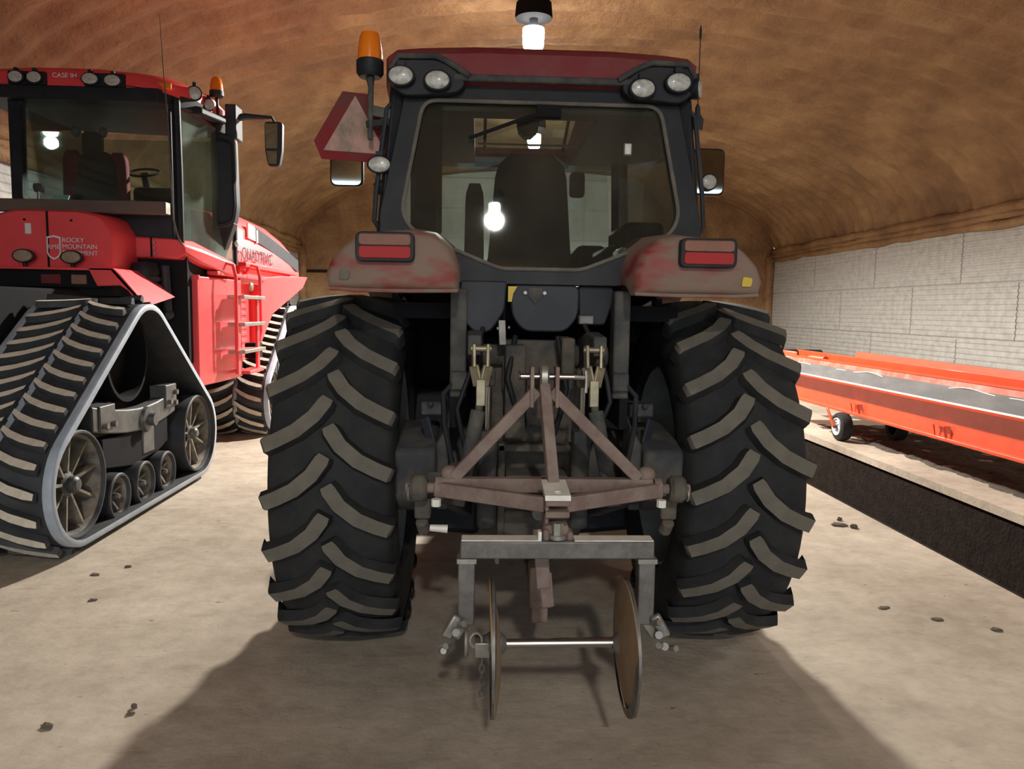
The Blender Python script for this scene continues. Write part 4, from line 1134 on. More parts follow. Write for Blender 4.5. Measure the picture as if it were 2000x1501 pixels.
CYR, CYF = 6.95, 12.35
track_unit(Q, -3.77, -2.85, CYR, 1)
track_unit(Q, -3.77, -2.85, CYF, 1)
track_unit(Q, -5.45, -4.53, CYR, -1, lugs=False, detail=False)
track_unit(Q, -5.45, -4.53, CYF, -1, lugs=False, detail=False)
Q.part('rear_axle', MB().cyl((-5.0, CYR - 0.07, 1.365), (-3.5, CYR - 0.07, 1.365), 0.16), 'matte')
Q.part('front_axle', MB().cyl((-5.0, CYF - 0.07, 1.365), (-3.5, CYF - 0.07, 1.365), 0.16), 'matte')
Q.part('rear_chassis', MB().bx(-4.5, -3.8, 6.2, 9.6, 1.0, 1.95), 'matte', bev=0.03)
Q.part('front_chassis', MB().bx(-4.55, -3.75, 9.6, 14.2, 1.0, 2.1), 'matte', bev=0.03)

# rear hood with seam, stickers and lettering
hp = [(-4.78, 2.13), (-3.535, 2.13), (-3.535, 2.50), (-3.64, 2.665), (-3.84, 2.715), (-4.46, 2.715), (-4.66, 2.665), (-4.78, 2.50)]
def hoodsec(y, k, dz):
    return [(-4.157 + (x + 4.157) * k, y, z if z < 2.2 else z + dz) for x, z in smooth_poly(hp, 3, 0.06)]
hd = Q.part('rear_hood', MB().loft([hoodsec(7.73, 0.97, -0.02), hoodsec(7.76, 1.0, 0), hoodsec(8.25, 1.0, 0.02)]), 'red', angle=40)
Q.part('hood_seam', MB().bx(-4.166, -4.148, 7.722, 7.745, 2.14, 2.70), 'matte', parent=hd)
for x in (-4.37, -3.93): Q.part('hood_hole', MB().cyl((x, 7.722, 2.615), (x, 7.74, 2.615), 0.012, n=10), 'matte', parent=hd)
Q.part('white_tag', MB().bx(-4.365, -4.31, 7.720, 7.735, 2.48, 2.58), 'white', parent=hd)
def place_text(th, txt, size, matn, c, rot, parent=None, name='lettering', sx=1.0):
    o = link(name, text_mesh(txt, size, matn), parent or th.e, Vector(c) - th.base)
    o.rotation_euler = rot; o.scale.x = sx
    return o
# shield: outline ring, bar and letters
sh = [(-4.165, 2.455), (-4.10, 2.47), (-4.035, 2.455), (-4.035, 2.30), (-4.055, 2.26), (-4.10, 2.235), (-4.145, 2.26), (-4.165, 2.30)]
shi = [(-4.10 + (x + 4.10) * 0.84, 2.355 + (z - 2.355) * 0.86) for x, z in sh]
Q.part('shield_emblem', MB().ring(sh, shi, 7.716, 7.735), 'white', parent=hd)
place_text(Q, 'RME', 0.062, 'white', (-4.10, 7.718, 2.358), (R(90), 0, 0), hd, sx=1.05)
for k, (t_, w_) in enumerate((('ROCKY', 0.95), ('MOUNTAIN', 0.95), ('EQUIPMENT', 0.95))):
    me = text_mesh(t_, 0.062, 'white')
    o = link('lettering', me, hd, Vector((0, 7.716, 2.425 - k * 0.062)) - Q.base)
    xs = [v.co.x for v in me.vertices]
    o.rotation_euler = (R(90), 0, 0)
    o.location.x = -4.015 + (-min(xs)) - Q.base.x

def qlamp(c, rx, rz, parent=None, lens='tanlens', yaw=0.0, cap=True):
    return work_lamp(Q, c, rx, rz, parent, lens, yaw, 0.06, cap)
def stand_lamp(x, z):
    h = qlamp((x, 7.64, z), 0.105, 0.066, cap=False)
    Q.part('lamp_stem', MB().cyl((x, 7.67, z - 0.13), (x, 7.67, z - 0.05), 0.02), 'black', parent=h)
stand_lamp(-4.35, 2.265); stand_lamp(-3.90, 2.260)
# fender channel below the hood: dark light bar and red skirts
Q.part('light_bar', MB().bx(-4.75, -3.60, 7.52, 7.62, 1.97, 2.13), 'matte', bev=0.01)
Q.part('tail_lens', MB().bx(-4.12, -3.94, 7.505, 7.525, 2.0, 2.09), 'smvred', bev=0.006)  # red lens darkened, the shadow it sits in put into the colour
Q.part('turn_lens', MB().bx(-3.84, -3.70, 7.505, 7.525, 2.0, 2.09), 'dustshade', bev=0.006)  # amber lens coloured dark brown for the same shadow
Q.part('fender_deck', MB().bx(-4.85, -3.43, 7.46, 8.2, 2.13, 2.155), 'red', bev=0.006)
sk = [(-3.66, 2.155), (-3.43, 2.155), (-3.37, 2.10), (-3.12, 1.80), (-3.19, 1.80), (-3.30, 1.95), (-3.37, 1.995), (-3.58, 1.985)]
Q.part('fender_skirt', MB().prism(sk, 7.46, 7.52), 'red', bev=0.006)
Q.part('fender_skirt', MB().loft([[(-3.43, 7.46, 2.155), (-3.12, 7.46, 1.80), (-3.16, 7.46, 1.80), (-3.45, 7.46, 2.13)], [(-3.43, 8.2, 2.155), (-3.14, 8.2, 1.90), (-3.18, 8.2, 1.90), (-3.45, 8.2, 2.13)]]), 'red', bev=0.004)
Q.part('fender_underside', MB().bx(-4.8, -3.5, 7.6, 8.2, 1.9, 2.12), 'matte')

# beam carried across behind the cab, with a small receiver post
bm_ = Q.part('cross_beam', MB().bx(-5.4, -3.10, 7.90, 8.02, 2.715, 2.835), 'beam', bev=0.006)
Q.part('beam_end', MB().bx(-3.105, -3.098, 7.905, 8.015, 2.72, 2.83), 'steel', parent=bm_)
Q.part('receiver_post', MB().cyl((-4.34, 7.95, 2.835), (-4.34, 7.95, 2.92), 0.022).lathe([(2.91, 0), (2.91, 0.045), (2.95, 0.055), (2.985, 0.05), (2.995, 0.0)], (-4.34, 7.95, 0), 'Z', 16, mi=1), ['steel', 'dusty'], parent=bm_)

# ---- cab
YR = 8.28; YFc = 10.0
cx0, cx1 = -4.80, -3.11
fr = smooth_poly([(cx0, 3.93), (cx1, 3.93), (cx1, 2.36), (cx0, 2.36)], 4, 0.05)
op = smooth_poly([(cx0 + 0.13, 3.87), (cx1 - 0.075, 3.87), (cx1 - 0.085, 2.86), (cx0 + 0.11, 2.86)], 4, 0.06)
Q.part('cab_rear_frame', MB().ring(fr, op, YR, YR + 0.10), 'black', bev=0.01)
Q.part('rear_window', MB().prism(op, YR + 0.04, YR + 0.046), 'glass')
Q.part('cab_lower_panel', MB().bx(cx0, cx1, YR - 0.01, YR + 0.08, 2.40, 2.88), 'slate', bev=0.02)
# right rear corner post and curved side glass
Q.part('corner_post', MB().tube([(cx1 - 0.01, YR + 0.02, 3.92), (cx1 + 0.0, YR + 0.02, 3.2), (cx1 - 0.0, YR + 0.02, 2.45)], 0.040, 10), 'black')
Q.part('grab_rail', MB().tube([(cx1 - 0.05, YR - 0.05, 3.80), (cx1 - 0.035, YR - 0.09, 3.72), (cx1 - 0.03, YR - 0.09, 2.60), (cx1 - 0.04, YR - 0.04, 2.50)], 0.016, 8), 'black')
sg = MB(); gl = []
for k in range(7):
    t = k / 6
    gl.append((cx1 + 0.02 + 0.20 * math.sin(t * 1.4), YR + 0.08 + 1.05 * t))
top_ = [(x, y, 3.83 - 0.10 * (i / 6)) for i, (x, y) in enumerate(gl)]; bot_ = [(x, y, 2.30) for x, y in gl]
sg.add(top_ + bot_, [(i, i + 1, 7 + i + 1, 7 + i) for i in range(6)])
sg.add([(x - 0.006, y, z) for x, y, z in top_ + bot_], [(i, 7 + i, 7 + i + 1, i + 1) for i in range(6)])
Q.part('side_window', sg, 'glassgreen', angle=60)
for z in (3.56, 2.55): Q.part('window_hinge', MB().ell((gl[-1][0] + 0.03, gl[-1][1] - 0.02, z), 0.03, 0.04, 0.04), 'white')
Q.part('front_post', MB().bar((gl[-1][0], gl[-1][1], 3.85), (gl[-1][0], gl[-1][1], 2.3), 0.05, 0.05), 'black')
Q.part('cab_left_side', MB().bx(cx0, cx0 + 0.05, YFc - 0.2, YFc, 2.4, 3.9).bx(cx0, cx0 + 0.05, YR + 0.1, YFc, 2.36, 2.6), 'black', bev=0.01)
Q.part('left_window', MB().bx(cx0 + 0.02, cx0 + 0.026, YR + 0.1, YFc - 0.2, 2.6, 3.85), 'glass')
Q.part('windscreen', MB().bx(cx0 + 0.05, cx1, YFc, YFc + 0.006, 2.7, 3.85), 'glass')
Q.part('cab_floor', MB().bx(cx0, cx1, YR, YFc, 2.30, 2.40), 'matte')
# red rocker panel under the cab
rk = MB().loft([[(-3.66, YR - 0.06, 2.30), (-3.12, YR - 0.06, 2.30), (-3.06, YR - 0.02, 2.36), (-3.06, YR - 0.02, 2.44), (-3.14, YR - 0.06, 2.50), (-3.66, YR - 0.06, 2.52)][::1],
                [(-3.66, YR + 0.2, 2.30), (-3.10, YR + 0.2, 2.26), (-2.95, YR + 0.2, 2.26), (-2.95, YR + 0.2, 2.40), (-3.05, YR + 0.2, 2.50), (-3.66, YR + 0.2, 2.52)],
                [(-3.66, YR + 1.0, 2.30), (-2.95, YR + 1.0, 2.16), (-2.84, YR + 1.0, 2.16), (-2.84, YR + 1.0, 2.30), (-2.90, YR + 1.0, 2.34), (-3.66, YR + 1.0, 2.36)]])
Q.part('rocker_panel', rk, 'red', bev=0.02)
Q.part('rocker_joint', MB().bx(-3.385, -3.375, YR - 0.075, YR - 0.05, 2.31, 2.515), 'matte')
for z in (2.34, 2.40, 2.46): Q.part('rivet', MB().cyl((-3.345, YR - 0.075, z), (-3.345, YR - 0.05, z), 0.012, n=8), 'steel')

# roof
rs = []
for y, xa, xb, zt, zb in ((8.16, -5.05, -3.30, 4.12, 3.98), (8.20, -5.12, -3.20, 4.17, 3.96), (8.45, -5.2, -3.02, 4.21, 3.93), (8.9, -5.25, -2.93, 4.22, 3.93), (9.6, -5.2, -2.96, 4.2, 3.93), (10.2, -5.0, -3.2, 4.1, 3.96)):
    xm = (xa + xb) / 2
    rs.append([(xa, y, zb), (xa, y, zt - 0.13), (xa + 0.12, y, zt - 0.04), (xm - 0.3, y, zt), (xm + 0.3, y, zt), (xb - 0.25, y, zt - 0.03), (xb - 0.08, y, zt - 0.09), (xb, y, zt - 0.15), (xb, y, zb)])
qr = Q.part('cab_roof', MB().loft(rs), 'red', angle=50)
Q.part('roof_visor', MB().loft([[(-5.05, 8.15, 3.86), (-3.25, 8.15, 3.86), (-3.25, 8.15, 3.99), (-5.05, 8.15, 3.99)], [(-5.1, 8.5, 3.86), (-3.0, 8.5, 3.84), (-2.97, 8.5, 3.96), (-5.1, 8.5, 3.96)], [(-5.1, 9.6, 3.86), (-2.95, 9.5, 3.78), (-2.91, 9.5, 3.96), (-5.1, 9.6, 3.96)]]), 'black', parent=qr, bev=0.01)
for x0, x1 in ((-4.70, -4.33), (-3.96, -3.56)):
    Q.part('lamp_recess', MB().bx(x0, x1, 8.125, 8.2, 3.985, 4.115), 'black', parent=qr, bev=0.012)
for x, z in ((-4.60, 4.045), (-4.42, 4.045), (-3.88, 4.045), (-3.66, 4.035)):
    qlamp((x, 8.09, z), 0.092 if x > -4 else 0.082, 0.062, lens='lens')
place_text(Q, 'CASE IH', 0.062, 'white', (-4.155, 8.150, 4.085), (R(90), 0, 0), qr, sx=1.1)
Q.part('roof_marker', MB().bx(-3.42, -3.13, 8.195, 8.23, 3.99, 4.06), 'amber', parent=qr, bev=0.012)
Q.part('side_lamp_arm', MB().loft([[(-3.10, 8.48, 3.84), (-2.93, 8.48, 3.82), (-2.93, 8.48, 3.90), (-3.10, 8.48, 3.93)], [(-3.0, 8.9, 3.84), (-2.80, 8.9, 3.82), (-2.80, 8.9, 3.88), (-3.0, 8.9, 3.92)]]), 'black', parent=qr, bev=0.02)
qlamp((-2.99, 8.46, 4.03), 0.078, 0.078, lens='lens', yaw=0.25)
qlamp((-2.93, 8.72, 3.98), 0.060, 0.070, lens='lens', yaw=0.5)
# whip aerial
Q.part('antenna', MB().tube([(-3.225, 8.20, 4.72), (-3.20, 8.20, 4.16), (-3.165, 8.18, 3.75), (-3.13, 8.16, 2.70), (-3.09, 8.17, 2.52), (-3.06, 8.20, 2.44)], [0.003, 0.006, 0.008, 0.009, 0.009, 0.009], 6), 'rawsteel')

# seat and inside
s1 = Q.part('seat', cushion(MB(), -4.28, 8.98, 9.10, 2.70, 3.50, 0.25, 0.20), 'seat', angle=60)
Q.part('seat_wing', cushion(MB(), -4.56, 9.0, 9.1, 2.75, 3.52, 0.10, 0.09), 'seatred', parent=s1, angle=60)
Q.part('seat_wing', cushion(MB(), -4.05, 9.0, 9.1, 2.75, 3.50, 0.10, 0.09), 'seatred', parent=s1, angle=60)
Q.part('headrest', cushion(MB(), -4.32, 8.98, 9.08, 3.50, 3.72, 0.10, 0.10), 'seat', parent=s1, angle=60)
Q.part('headset', MB().ell((-4.50, 9.02, 3.72), 0.06, 0.05, 0.06).ell((-4.20, 9.02, 3.72), 0.05, 0.05, 0.06), 'rawsteel', parent=s1)
Q.part('steering_wheel', MB().tube([(-3.86 + 0.17 * math.cos(a * math.pi / 10), 9.25 + 0.12 * math.sin(a * math.pi / 10), 3.33 + 0.06 * math.sin(a * math.pi / 10)) for a in range(20)], 0.014, 6, closed=True).cyl((-3.86, 9.25, 3.32), (-3.86, 9.45, 2.9), 0.04), 'matte')
Q.part('console', MB().bx(-3.95, -3.45, 9.1, 9.6, 2.4, 3.15).bx(-4.0, -3.7, 8.7, 9.2, 2.4, 2.95), 'matte', bev=0.06)
Q.part('rear_shelf', MB().bx(cx0 + 0.08, cx1 - 0.1, YR + 0.12, 8.75, 2.40, 2.86), 'matte', bev=0.02)
Q.part('clipboard', MB().box((-4.42, 8.5, 2.92), (0.16, 0.01, 0.09), Matrix.Rotation(R(-35), 3, 'X')), 'teal')

# exhaust and after-treatment stack, beacon, mirror
ex = smooth_poly([(-3.02, 3.78), (-2.76, 3.72), (-2.74, 2.92), (-2.78, 2.72), (-3.02, 2.68)], 4, 0.07)
es = Q.part('exhaust_module', MB().prism(ex, 9.0, 9.16), 'slate', bev=0.02)
exi = [((x + 2.89) * 0.84 - 2.885, (z - 3.24) * 0.88 + 3.22) for x, z in ex]
Q.part('module_rim', MB().tube([(x, 8.99, z) for x, z in exi], 0.016, 6, closed=True), 'black', parent=es)
Q.part('module_foot', MB().loft([[(-3.03, 9.0, 2.72), (-2.77, 9.0, 2.76), (-2.77, 9.16, 2.76), (-3.03, 9.16, 2.72)], [(-3.05, 9.1, 2.45), (-2.90, 9.1, 2.50), (-2.90, 9.25, 2.50), (-3.05, 9.25, 2.45)], [(-3.05, 9.1, 2.28), (-2.98, 9.1, 2.30), (-2.98, 9.25, 2.30), (-3.05, 9.25, 2.28)]]), 'black', parent=es, bev=0.02)
Q.part('exhaust_stack', MB().bx(-2.87, -2.745, 9.05, 9.3, 3.7, 4.08), 'slate', parent=es, bev=0.015)
bp_ = Q.part('beacon_pole', MB().cyl((-2.93, 8.98, 3.72), (-2.93, 8.98, 4.12), 0.018, n=10), 'black')
Q.part('beacon_base', MB().lathe([(4.12, 0), (4.12, 0.055), (4.14, 0.078), (4.19, 0.078), (4.20, 0)], (-2.93, 8.98, 0), 'Z', 18), 'slate', parent=bp_)
Q.part('beacon_lens', MB().lathe([(4.195, 0.072), (4.26, 0.068), (4.32, 0.055), (4.345, 0.03), (4.35, 0)], (-2.93, 8.98, 0), 'Z', 18), 'amber', parent=bp_)
ma = Q.part('mirror_arm', MB().tube([(-2.95, 9.2, 3.93), (-2.70, 9.25, 3.99), (-2.52, 9.3, 4.00), (-2.41, 9.3, 4.0), (-2.37, 9.3, 3.93)], [0.05, 0.04, 0.025, 0.018, 0.014], 8), 'slate')
mm = smooth_poly([(-2.495, 3.95), (-2.285, 3.95), (-2.295, 3.62), (-2.33, 3.44), (-2.455, 3.44), (-2.49, 3.62)], 4, 0.04)
Q.part('mirror', MB().prism(mm, 9.28, 9.38), 'slate', parent=ma, bev=0.012)
Q.part('mirror_glass', MB().prism([(-2.485, 3.925), (-2.34, 3.925), (-2.345, 3.645), (-2.475, 3.645)], 9.272, 9.282), 'mirror', parent=ma)
Q.part('mirror_glass', MB().prism([(-2.47, 3.615), (-2.35, 3.615), (-2.355, 3.47), (-2.445, 3.47)], 9.272, 9.282), 'mirror', parent=ma)

# black filter can between hood and side tank
fc = Q.part('filter_can', MB().lathe([(1.74, 0.0), (1.74, 0.13), (2.10, 0.14), (2.18, 0.15), (2.24, 0.12), (2.26, 0.0)], (-3.42, 8.15, 0), 'Z', 20), 'black')
Q.part('filter_clamp', MB().lathe([(2.06, 0.0), (2.06, 0.155), (2.10, 0.155), (2.10, 0)], (-3.42, 8.15, 0), 'Z', 20), 'slate', parent=fc)
Q.part('hydraulic_ram', MB().cyl((-3.22, 8.2, 1.72), (-3.24, 8.2, 2.22), 0.045).ell((-3.22, 8.2, 1.72), 0.06, 0.06, 0.06), 'slate')
Q.part('dark_bulkhead', MB().bx(-3.66, -3.05, 8.3, 8.9, 1.2, 2.34), 'matte')

# side tank with its folded faces, ladder and platform
tk = [(-3.34, 8.42), (-2.99, 8.42), (-2.93, 9.30), (-2.93, 9.75), (-3.4, 9.75)]
tt = Q.part('side_tank', MB().prism(tk, 0.94, 2.13, 'XY'), 'red', bev=0.012)
Q.part('tank_lip', MB().bx(-3.34, -2.97, 8.40, 8.44, 2.09, 2.14), 'red', parent=tt, bev=0.004)
rec = Q.part('ladder_recess', MB().bx(-3.25, -3.10, 9.75, 10.7, 1.1, 2.2), 'red', bev=0.01)
for k in range(9):
    Q.part('recess_rib', MB().bx(-3.11, -3.085, 9.85, 10.5, 1.15 + k * 0.09, 1.20 + k * 0.09), 'red', parent=rec, bev=0.006)
Q.part('front_panel', MB().loft([[(-3.25, 10.7, 1.15), (-3.02, 10.7, 1.15), (-2.95, 10.7, 2.20), (-3.25, 10.7, 2.20)], [(-3.25, 11.4, 1.7), (-2.98, 11.4, 1.7), (-2.85, 11.4, 2.25), (-3.25, 11.4, 2.25)], [(-3.2, 13.0, 2.12), (-2.90, 13.0, 2.12), (-2.82, 13.0, 2.30), (-3.2, 13.0, 2.30)]]), 'red', bev=0.01)
Q.part('platform', MB().bx(-3.7, -2.88, 9.8, 12.5, 2.30, 2.36).bx(-3.7, -2.96, 9.8, 12.4, 2.10, 2.30), 'red', bev=0.01)
Q.part('platform_edge', MB().bx(-3.02, -2.90, 8.8, 10.8, 2.16, 2.20), 'red', bev=0.006)
ld = Q.part('ladder', MB().bx(-2.80, -2.77, 9.07, 9.17, 1.02, 1.95), 'red', bev=0.005)
Q.part('ladder_rail', MB().bx(-2.80, -2.77, 9.86, 9.96, 0.98, 1.95), 'red', parent=ld, bev=0.005)
Q.part('handrail', MB().tube([(-2.95, 9.02, 2.20), (-2.88, 9.02, 2.30), (-2.80, 9.02, 2.28), (-2.77, 9.02, 2.15), (-2.77, 9.02, 1.35), (-2.78, 9.04, 1.30)], 0.021, 8), 'red', parent=ld)
Q.part('handrail', MB().tube([(-2.95, 10.0, 2.22), (-2.88, 10.0, 2.33), (-2.80, 10.0, 2.31), (-2.77, 10.0, 2.18), (-2.77, 10.02, 1.50), (-2.77, 9.95, 1.38)], 0.021, 8), 'red', parent=ld)
for z in (1.92, 1.60, 1.28):
    Q.part('ladder_step', MB().bx(-2.90, -2.70, 9.10, 9.98, z - 0.02, z + 0.022), 'steel', parent=ld, bev=0.006)
Q.part('ladder_step', MB().bx(-2.90, -2.72, 9.35, 9.95, 1.0, 1.04), 'red', parent=ld, bev=0.006)
Q.part('step_lamp', MB().ell((-2.86, 9.93, 2.06), 0.03, 0.07, 0.06), 'tanlens', parent=ld)
Q.part('step_bracket', MB().bx(-2.95, -2.80, 9.9, 10.2, 1.15, 1.35), 'matte', bev=0.02)

# front hood with stripe and lettering
fh = MB()
def fsec(y, w, zt):
    return [(-4.0 - w, y, 2.1), (-4.0 - w, y, zt - 0.25), (-4.0 - w * 0.8, y, zt - 0.06), (-4.0 - w * 0.3, y, zt), (-4.0 + w * 0.3, y, zt), (-4.0 + w * 0.8, y, zt - 0.06), (-4.0 + w, y, zt - 0.25), (-4.0 + w, y, 2.1)]
fh.loft([fsec(10.1, 0.72, 3.05), fsec(11.2, 0.78, 3.12), fsec(12.4, 0.80, 3.08), fsec(13.4, 0.80, 2.96), fsec(14.2, 0.76, 2.72), fsec(14.7, 0.66, 2.35)])
fhood = Q.part('front_hood', fh, 'red', angle=50)
sw = MB()
for k in range(10):
    t0, t1 = k / 10, (k + 1) / 10
    def SP(t): return (11.0 + 3.0 * t, 2.86 - 0.34 * t ** 1.3)
    (ya, za), (yb, zb) = SP(t0), SP(t1); h = 0.10
    m_ = 0 if t0 < 0.08 else 1
    sw.add([(-3.195, ya, za - h), (-3.195, yb, zb - h), (-3.195, yb, zb + h), (-3.195, ya, za + h), (-3.22, ya, za - h), (-3.22, yb, zb - h), (-3.22, yb, zb + h), (-3.22, ya, za + h)],
           [(0, 1, 2, 3), (4, 7, 6, 5), (0, 4, 5, 1), (3, 2, 6, 7), (0, 3, 7, 4), (1, 5, 6, 2)], m_)
Q.part('hood_stripe', sw, ['white', 'slate'], parent=fhood)
Q.part('hood_badge', MB().bx(-3.20, -3.188, 11.25, 11.32, 2.74, 2.92).bx(-3.20, -3.188, 11.38, 11.45, 2.72, 2.90), 'white', parent=fhood)
o = link('lettering', text_mesh('QUADTRAC', 0.23, 'slate'), fhood, Vector((-3.186, 11.45, 2.52)) - Q.base)
o.rotation_euler = (R(90), 0, R(90)); o.scale.x = 1.25
# ================================================================== ORANGE CONVEYOR on the far side of the trench
C = Thing('conveyor', 'long orange-red belt conveyor on a small white wheel beside the block wall', 'conveyor', (5.8, 9.0, 0))
ya, yb = 3.2, 13.0
C.part('side_panel', MB().bx(5.40, 5.44, ya, yb, 0.44, 0.88), 'orange')
C.part('bottom_rail', MB().bx(5.36, 5.46, ya, yb, 0.405, 0.445), 'orange', bev=0.006)
C.part('top_flange', MB().loft([[(5.205, y, 0.845), (5.42, y, 0.865), (5.42, y, 0.885), (5.20, y, 0.872)] for y in (ya, yb)]), 'orange')
C.part('scuffed_strip', MB().loft([[(5.215, y, 0.872), (5.30, y, 0.885), (5.33, y, 1.05), (5.312, y, 1.05)] for y in (ya, yb)]), 'scuffed')
C.part('pale_edge', MB().loft([[(5.198, y, 0.874), (5.225, y, 0.880), (5.232, y, 0.890), (5.220, y, 0.890)] for y in (ya, yb)]), 'whitesteel')
# torn lower edge of the paint: a wavy strip over the scuffed steel
wv = MB(); nW = 90; top_ = []; low = []
for i in range(nW + 1):
    y = ya + (yb - ya) * i / nW
    w = 1.030 + 0.022 * math.sin(y * 2.6) + 0.014 * math.sin(y * 6.3 + 1)
    low.append((5.308, y, w)); top_.append((5.335, y, 1.125))
wv.add(low + top_, [(i, i + 1, nW + 1 + i + 1, nW + 1 + i) for i in range(nW)])
wv.add([(x + 0.015, y, z) for x, y, z in low + top_], [(i, nW + 1 + i, nW + 1 + i + 1, i + 1) for i in range(nW)])
C.part('upper_strip', wv, 'orangeworn', angle=60)
C.part('strip_tear', MB().tube([(5.306, ya + (yb - ya) * i / nW, 1.026 + 0.022 * math.sin((ya + (yb - ya) * i / nW) * 2.6) + 0.014 * math.sin((ya + (yb - ya) * i / nW) * 6.3 + 1)) for i in range(nW + 1)], 0.006, 5), 'whitesteel', angle=80)
C.part('top_edge', MB().loft([[(5.325, y, 1.12), (5.36, y, 1.12), (5.36, y, 1.145), (5.325, y, 1.145)] for y in (ya, yb)]), 'orange')
C.part('trough', MB().loft([[(5.345, y, 1.12), (5.50, y, 0.98), (5.95, y, 0.98), (6.06, y, 1.08), (6.06, y, 0.96), (5.44, y, 0.86)] for y in (ya, yb)]), 'orangeworn')
C.part('inner_rail', MB().loft([[(5.62, ya, 1.10), (5.66, ya, 1.10), (5.66, ya, 1.19), (5.62, ya, 1.19)], [(5.62, 13.3, 1.10), (5.66, 13.3, 1.10), (5.66, 13.3, 1.21), (5.62, 13.3, 1.21)]]), 'orange', bev=0.006)
C.part('far_guard', MB().loft([[(6.05, ya, 0.96), (6.08, ya, 0.96), (6.14, ya, 1.20), (6.11, ya, 1.20)], [(6.05, 12.1, 0.96), (6.08, 12.1, 0.96), (6.14, 12.1, 1.24), (6.11, 12.1, 1.24)]]), 'orange', bev=0.004)
C.part('mud_patch', MB().loft([[(6.048, 9.3, 1.02), (6.060, 9.3, 1.02), (6.075, 9.3, 1.085), (6.062, 9.3, 1.085)], [(6.045, 8.6, 1.0), (6.058, 8.6, 1.0), (6.085, 8.6, 1.11), (6.070, 8.6, 1.11)], [(6.045, 6.2, 0.98), (6.058, 6.2, 0.98), (6.085, 6.2, 1.12), (6.070, 6.2, 1.12)]]), 'mud')
C.part('far_side_panel', MB().bx(6.06, 6.10, ya, 12.6, 0.44, 0.98), 'orange')
C.part('belly_pan', MB().bx(5.44, 6.06, ya, 12.9, 0.44, 0.47), 'orange')
C.part('drive_motor', MB().cyl((5.45, 12.2, 1.12), (5.45, 11.75, 1.12), 0.055, n=18).cyl((5.45, 12.3, 1.12), (5.45, 12.2, 1.12), 0.045, n=14), 'orange', bev=0.005)
C.part('head_roller', MB().cyl((5.36, 13.25, 1.12), (6.05, 13.25, 1.12), 0.09, n=20).cyl((5.30, 13.25, 1.14), (5.36, 13.25, 1.14), 0.07, n=16), 'matte')
C.part('head_guard', MB().bx(5.33, 5.37, 12.6, 13.5, 1.0, 1.20).bx(5.37, 6.0, 13.35, 13.45, 1.14, 1.18), 'orange', bev=0.02)
for y in (10.55, 8.55, 6.6):
    b_ = C.part('side_bracket', MB().bx(5.33, 5.40, y - 0.12, y + 0.12, 0.575, 0.583), 'orange')
    C.part('bracket_leg', MB().bar((5.34, y - 0.10, 0.578), (5.37, y - 0.11, 0.45), 0.012, 0.03), 'orange', parent=b_)
    C.part('bracket_leg', MB().bar((5.34, y + 0.10, 0.578), (5.37, y + 0.11, 0.45), 0.012, 0.012), 'orange', parent=b_)
def small_wheel(x, y, s):
    w = C.part('wheel', MB().lathe([(x - 0.07, 0.115), (x - 0.085, 0.15), (x - 0.07, 0.195), (x - 0.03, 0.208), (x + 0.03, 0.208), (x + 0.07, 0.195), (x + 0.085, 0.15), (x + 0.07, 0.115)], (0, y, 0.208), 'X', 32), 'rubber')
    C.part('wheel_disc', MB().lathe([(x + s * 0.072, 0.128), (x + s * 0.094, 0.126), (x + s * 0.092, 0.112), (x + s * 0.076, 0.098), (x + s * 0.078, 0.05), (x + s * 0.08, 0.0)], (0, y, 0.208), 'X', 28), 'whitewheel', parent=w)
    C.part('wheel_hub', MB().lathe([(x + s * 0.04, 0.032), (x + s * 0.12, 0.030), (x + s * 0.125, 0)], (0, y, 0.208), 'X', 14), 'dusty', parent=w)
    for k in range(5):
        a = 2 * math.pi * k / 5
        C.part('wheel_bolt', MB().cyl((x + s * 0.06, y + 0.058 * math.cos(a), 0.208 + 0.058 * math.sin(a)), (x + s * 0.088, y + 0.058 * math.cos(a), 0.208 + 0.058 * math.sin(a)), 0.009, n=6), 'dusty', parent=w)
    C.part('wheel_arm', MB().bar((x + s * 0.13, y + 0.22, 0.45), (x + s * 0.125, y, 0.205), 0.045, 0.025, (1, 0, 0)), 'orange', parent=w, bev=0.006)
small_wheel(5.33, 10.85, -1); small_wheel(6.15, 10.85, 1)
small_wheel(5.33, 4.0, -1); small_wheel(6.15, 4.0, 1)
# ================================================================== SMALL THINGS ON THE FLOOR
def clod_mesh(seed):
    rnd = random.Random(seed)
    bm = bmesh.new(); bmesh.ops.create_icosphere(bm, subdivisions=2, radius=1.0)
    for v in bm.verts:
        k = 1 + rnd.uniform(-0.28, 0.28); v.co *= k
        v.co.z = max(v.co.z, -0.35)
    me = bpy.data.meshes.new('dirt_clod'); bm.to_mesh(me); bm.free()
    me.materials.append(M['clod'])
    return me
clods = [clod_mesh(s) for s in (1, 2, 3)]
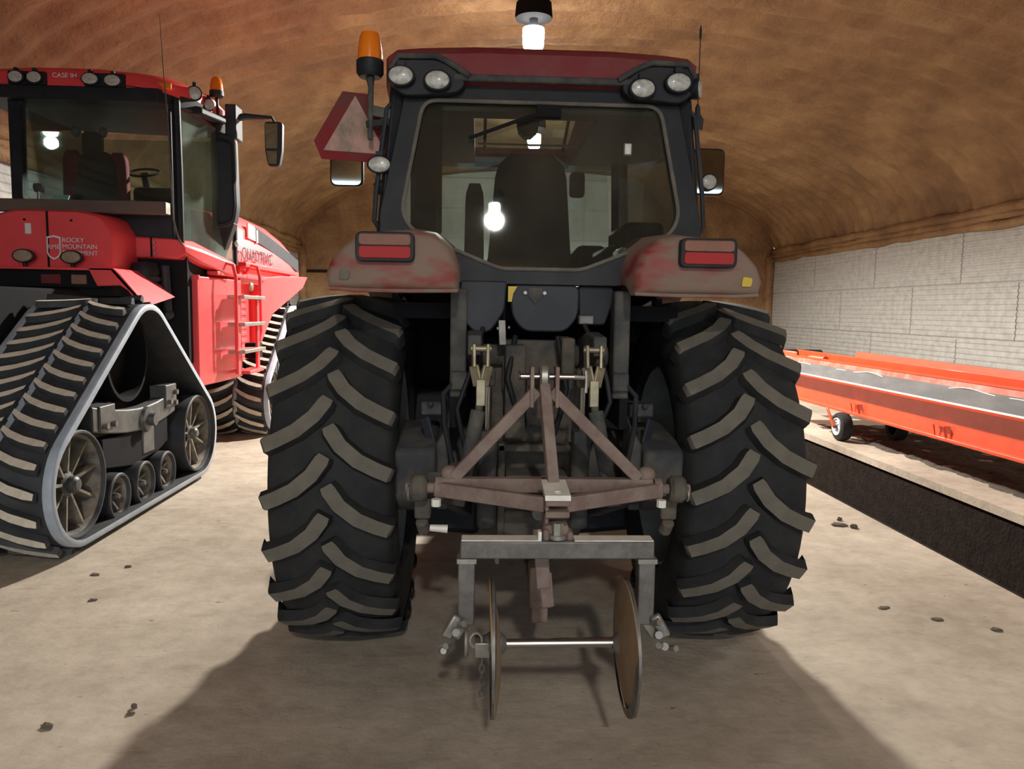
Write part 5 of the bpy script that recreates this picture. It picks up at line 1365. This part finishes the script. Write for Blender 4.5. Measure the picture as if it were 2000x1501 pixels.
# x, y, radius, height, label
spots = [(3.17, 6.41, .085, .022, 'long dark dirt clod near the trench, nearest of the cluster of three'),
         (3.27, 6.34, .045, .030, 'short dark dirt clod at the right end of the cluster of three by the trench'),
         (3.26, 6.58, .030, .028, 'tiny dark dirt clod farthest back in the cluster of three by the trench'),
         (3.07, 4.22, .040, .014, 'flat dirt clod on the lit floor near the right edge of the picture'),
         (2.81, 4.38, .050, .010, 'thin flat dirt crumb between the trench and the right rear tyre, middle one'),
         (2.58, 4.56, .045, .010, 'thin flat dirt crumb on the lit floor closest to the right rear tyre'),
         (-1.84, 3.25, .038, .016, 'oval dark dirt clod in the lower left corner of the floor'),
         (-1.54, 3.41, .018, .018, 'small round dirt crumb beside the shadow edge lower left, farther of two'),
         (-1.53, 3.35, .022, .012, 'flat dirt crumb beside the shadow edge lower left, nearer of two'),
         (-2.56, 5.16, .045, .010, 'thin dirt crumb on the floor right behind the rear track'),
         (-2.41, 5.32, .030, .012, 'small dirt crumb beside the rear track of the red tractor'),
         (-2.35, 4.70, .030, .012, 'small dirt crumb on the bright floor in front of the rear track')]
for i, (x, y, r_, h_, lb) in enumerate(spots):
    o = link('dirt_clod', clods[i % 3], None, (x, y, h_ * 0.33))
    o.scale = (r_ * 0.8, r_ * 0.45, h_ * 0.8); o.rotation_euler = (0, 0, (i % 3) * 0.25 - 0.3)
    tag(o, lb, 'dirt clod', 'dirt clods on the floor')
# loose soil lying under the conveyor
sm_ = MB(); vv = []
nx_, ny_ = 26, 120
for j in range(ny_ + 1):
    for i in range(nx_ + 1):
        x = 5.48 + 1.5 * i / nx_; y = 3.4 + 9.2 * j / ny_
        e = min(1, (1 - abs(2 * i / nx_ - 1)) * 3) * min(1, (1 - abs(2 * j / ny_ - 1)) * 8)
        h = (0.035 + 0.05 * fbm(x, y, 3.0) + 0.03 * fbm(x, y, 9.0)) * e - 0.012
        vv.append((x, y, h))
sm_.add(vv, [(j * (nx_ + 1) + i, j * (nx_ + 1) + i + 1, (j + 1) * (nx_ + 1) + i + 1, (j + 1) * (nx_ + 1) + i) for j in range(ny_) for i in range(nx_)])
so = link('loose_soil', mesh_of(sm_, 'soil', (0, 0, 0), 180, 'loose_soil'))
tag(so, 'dark loose soil lying on the concrete under the orange conveyor', 'soil'); so['kind'] = 'stuff'
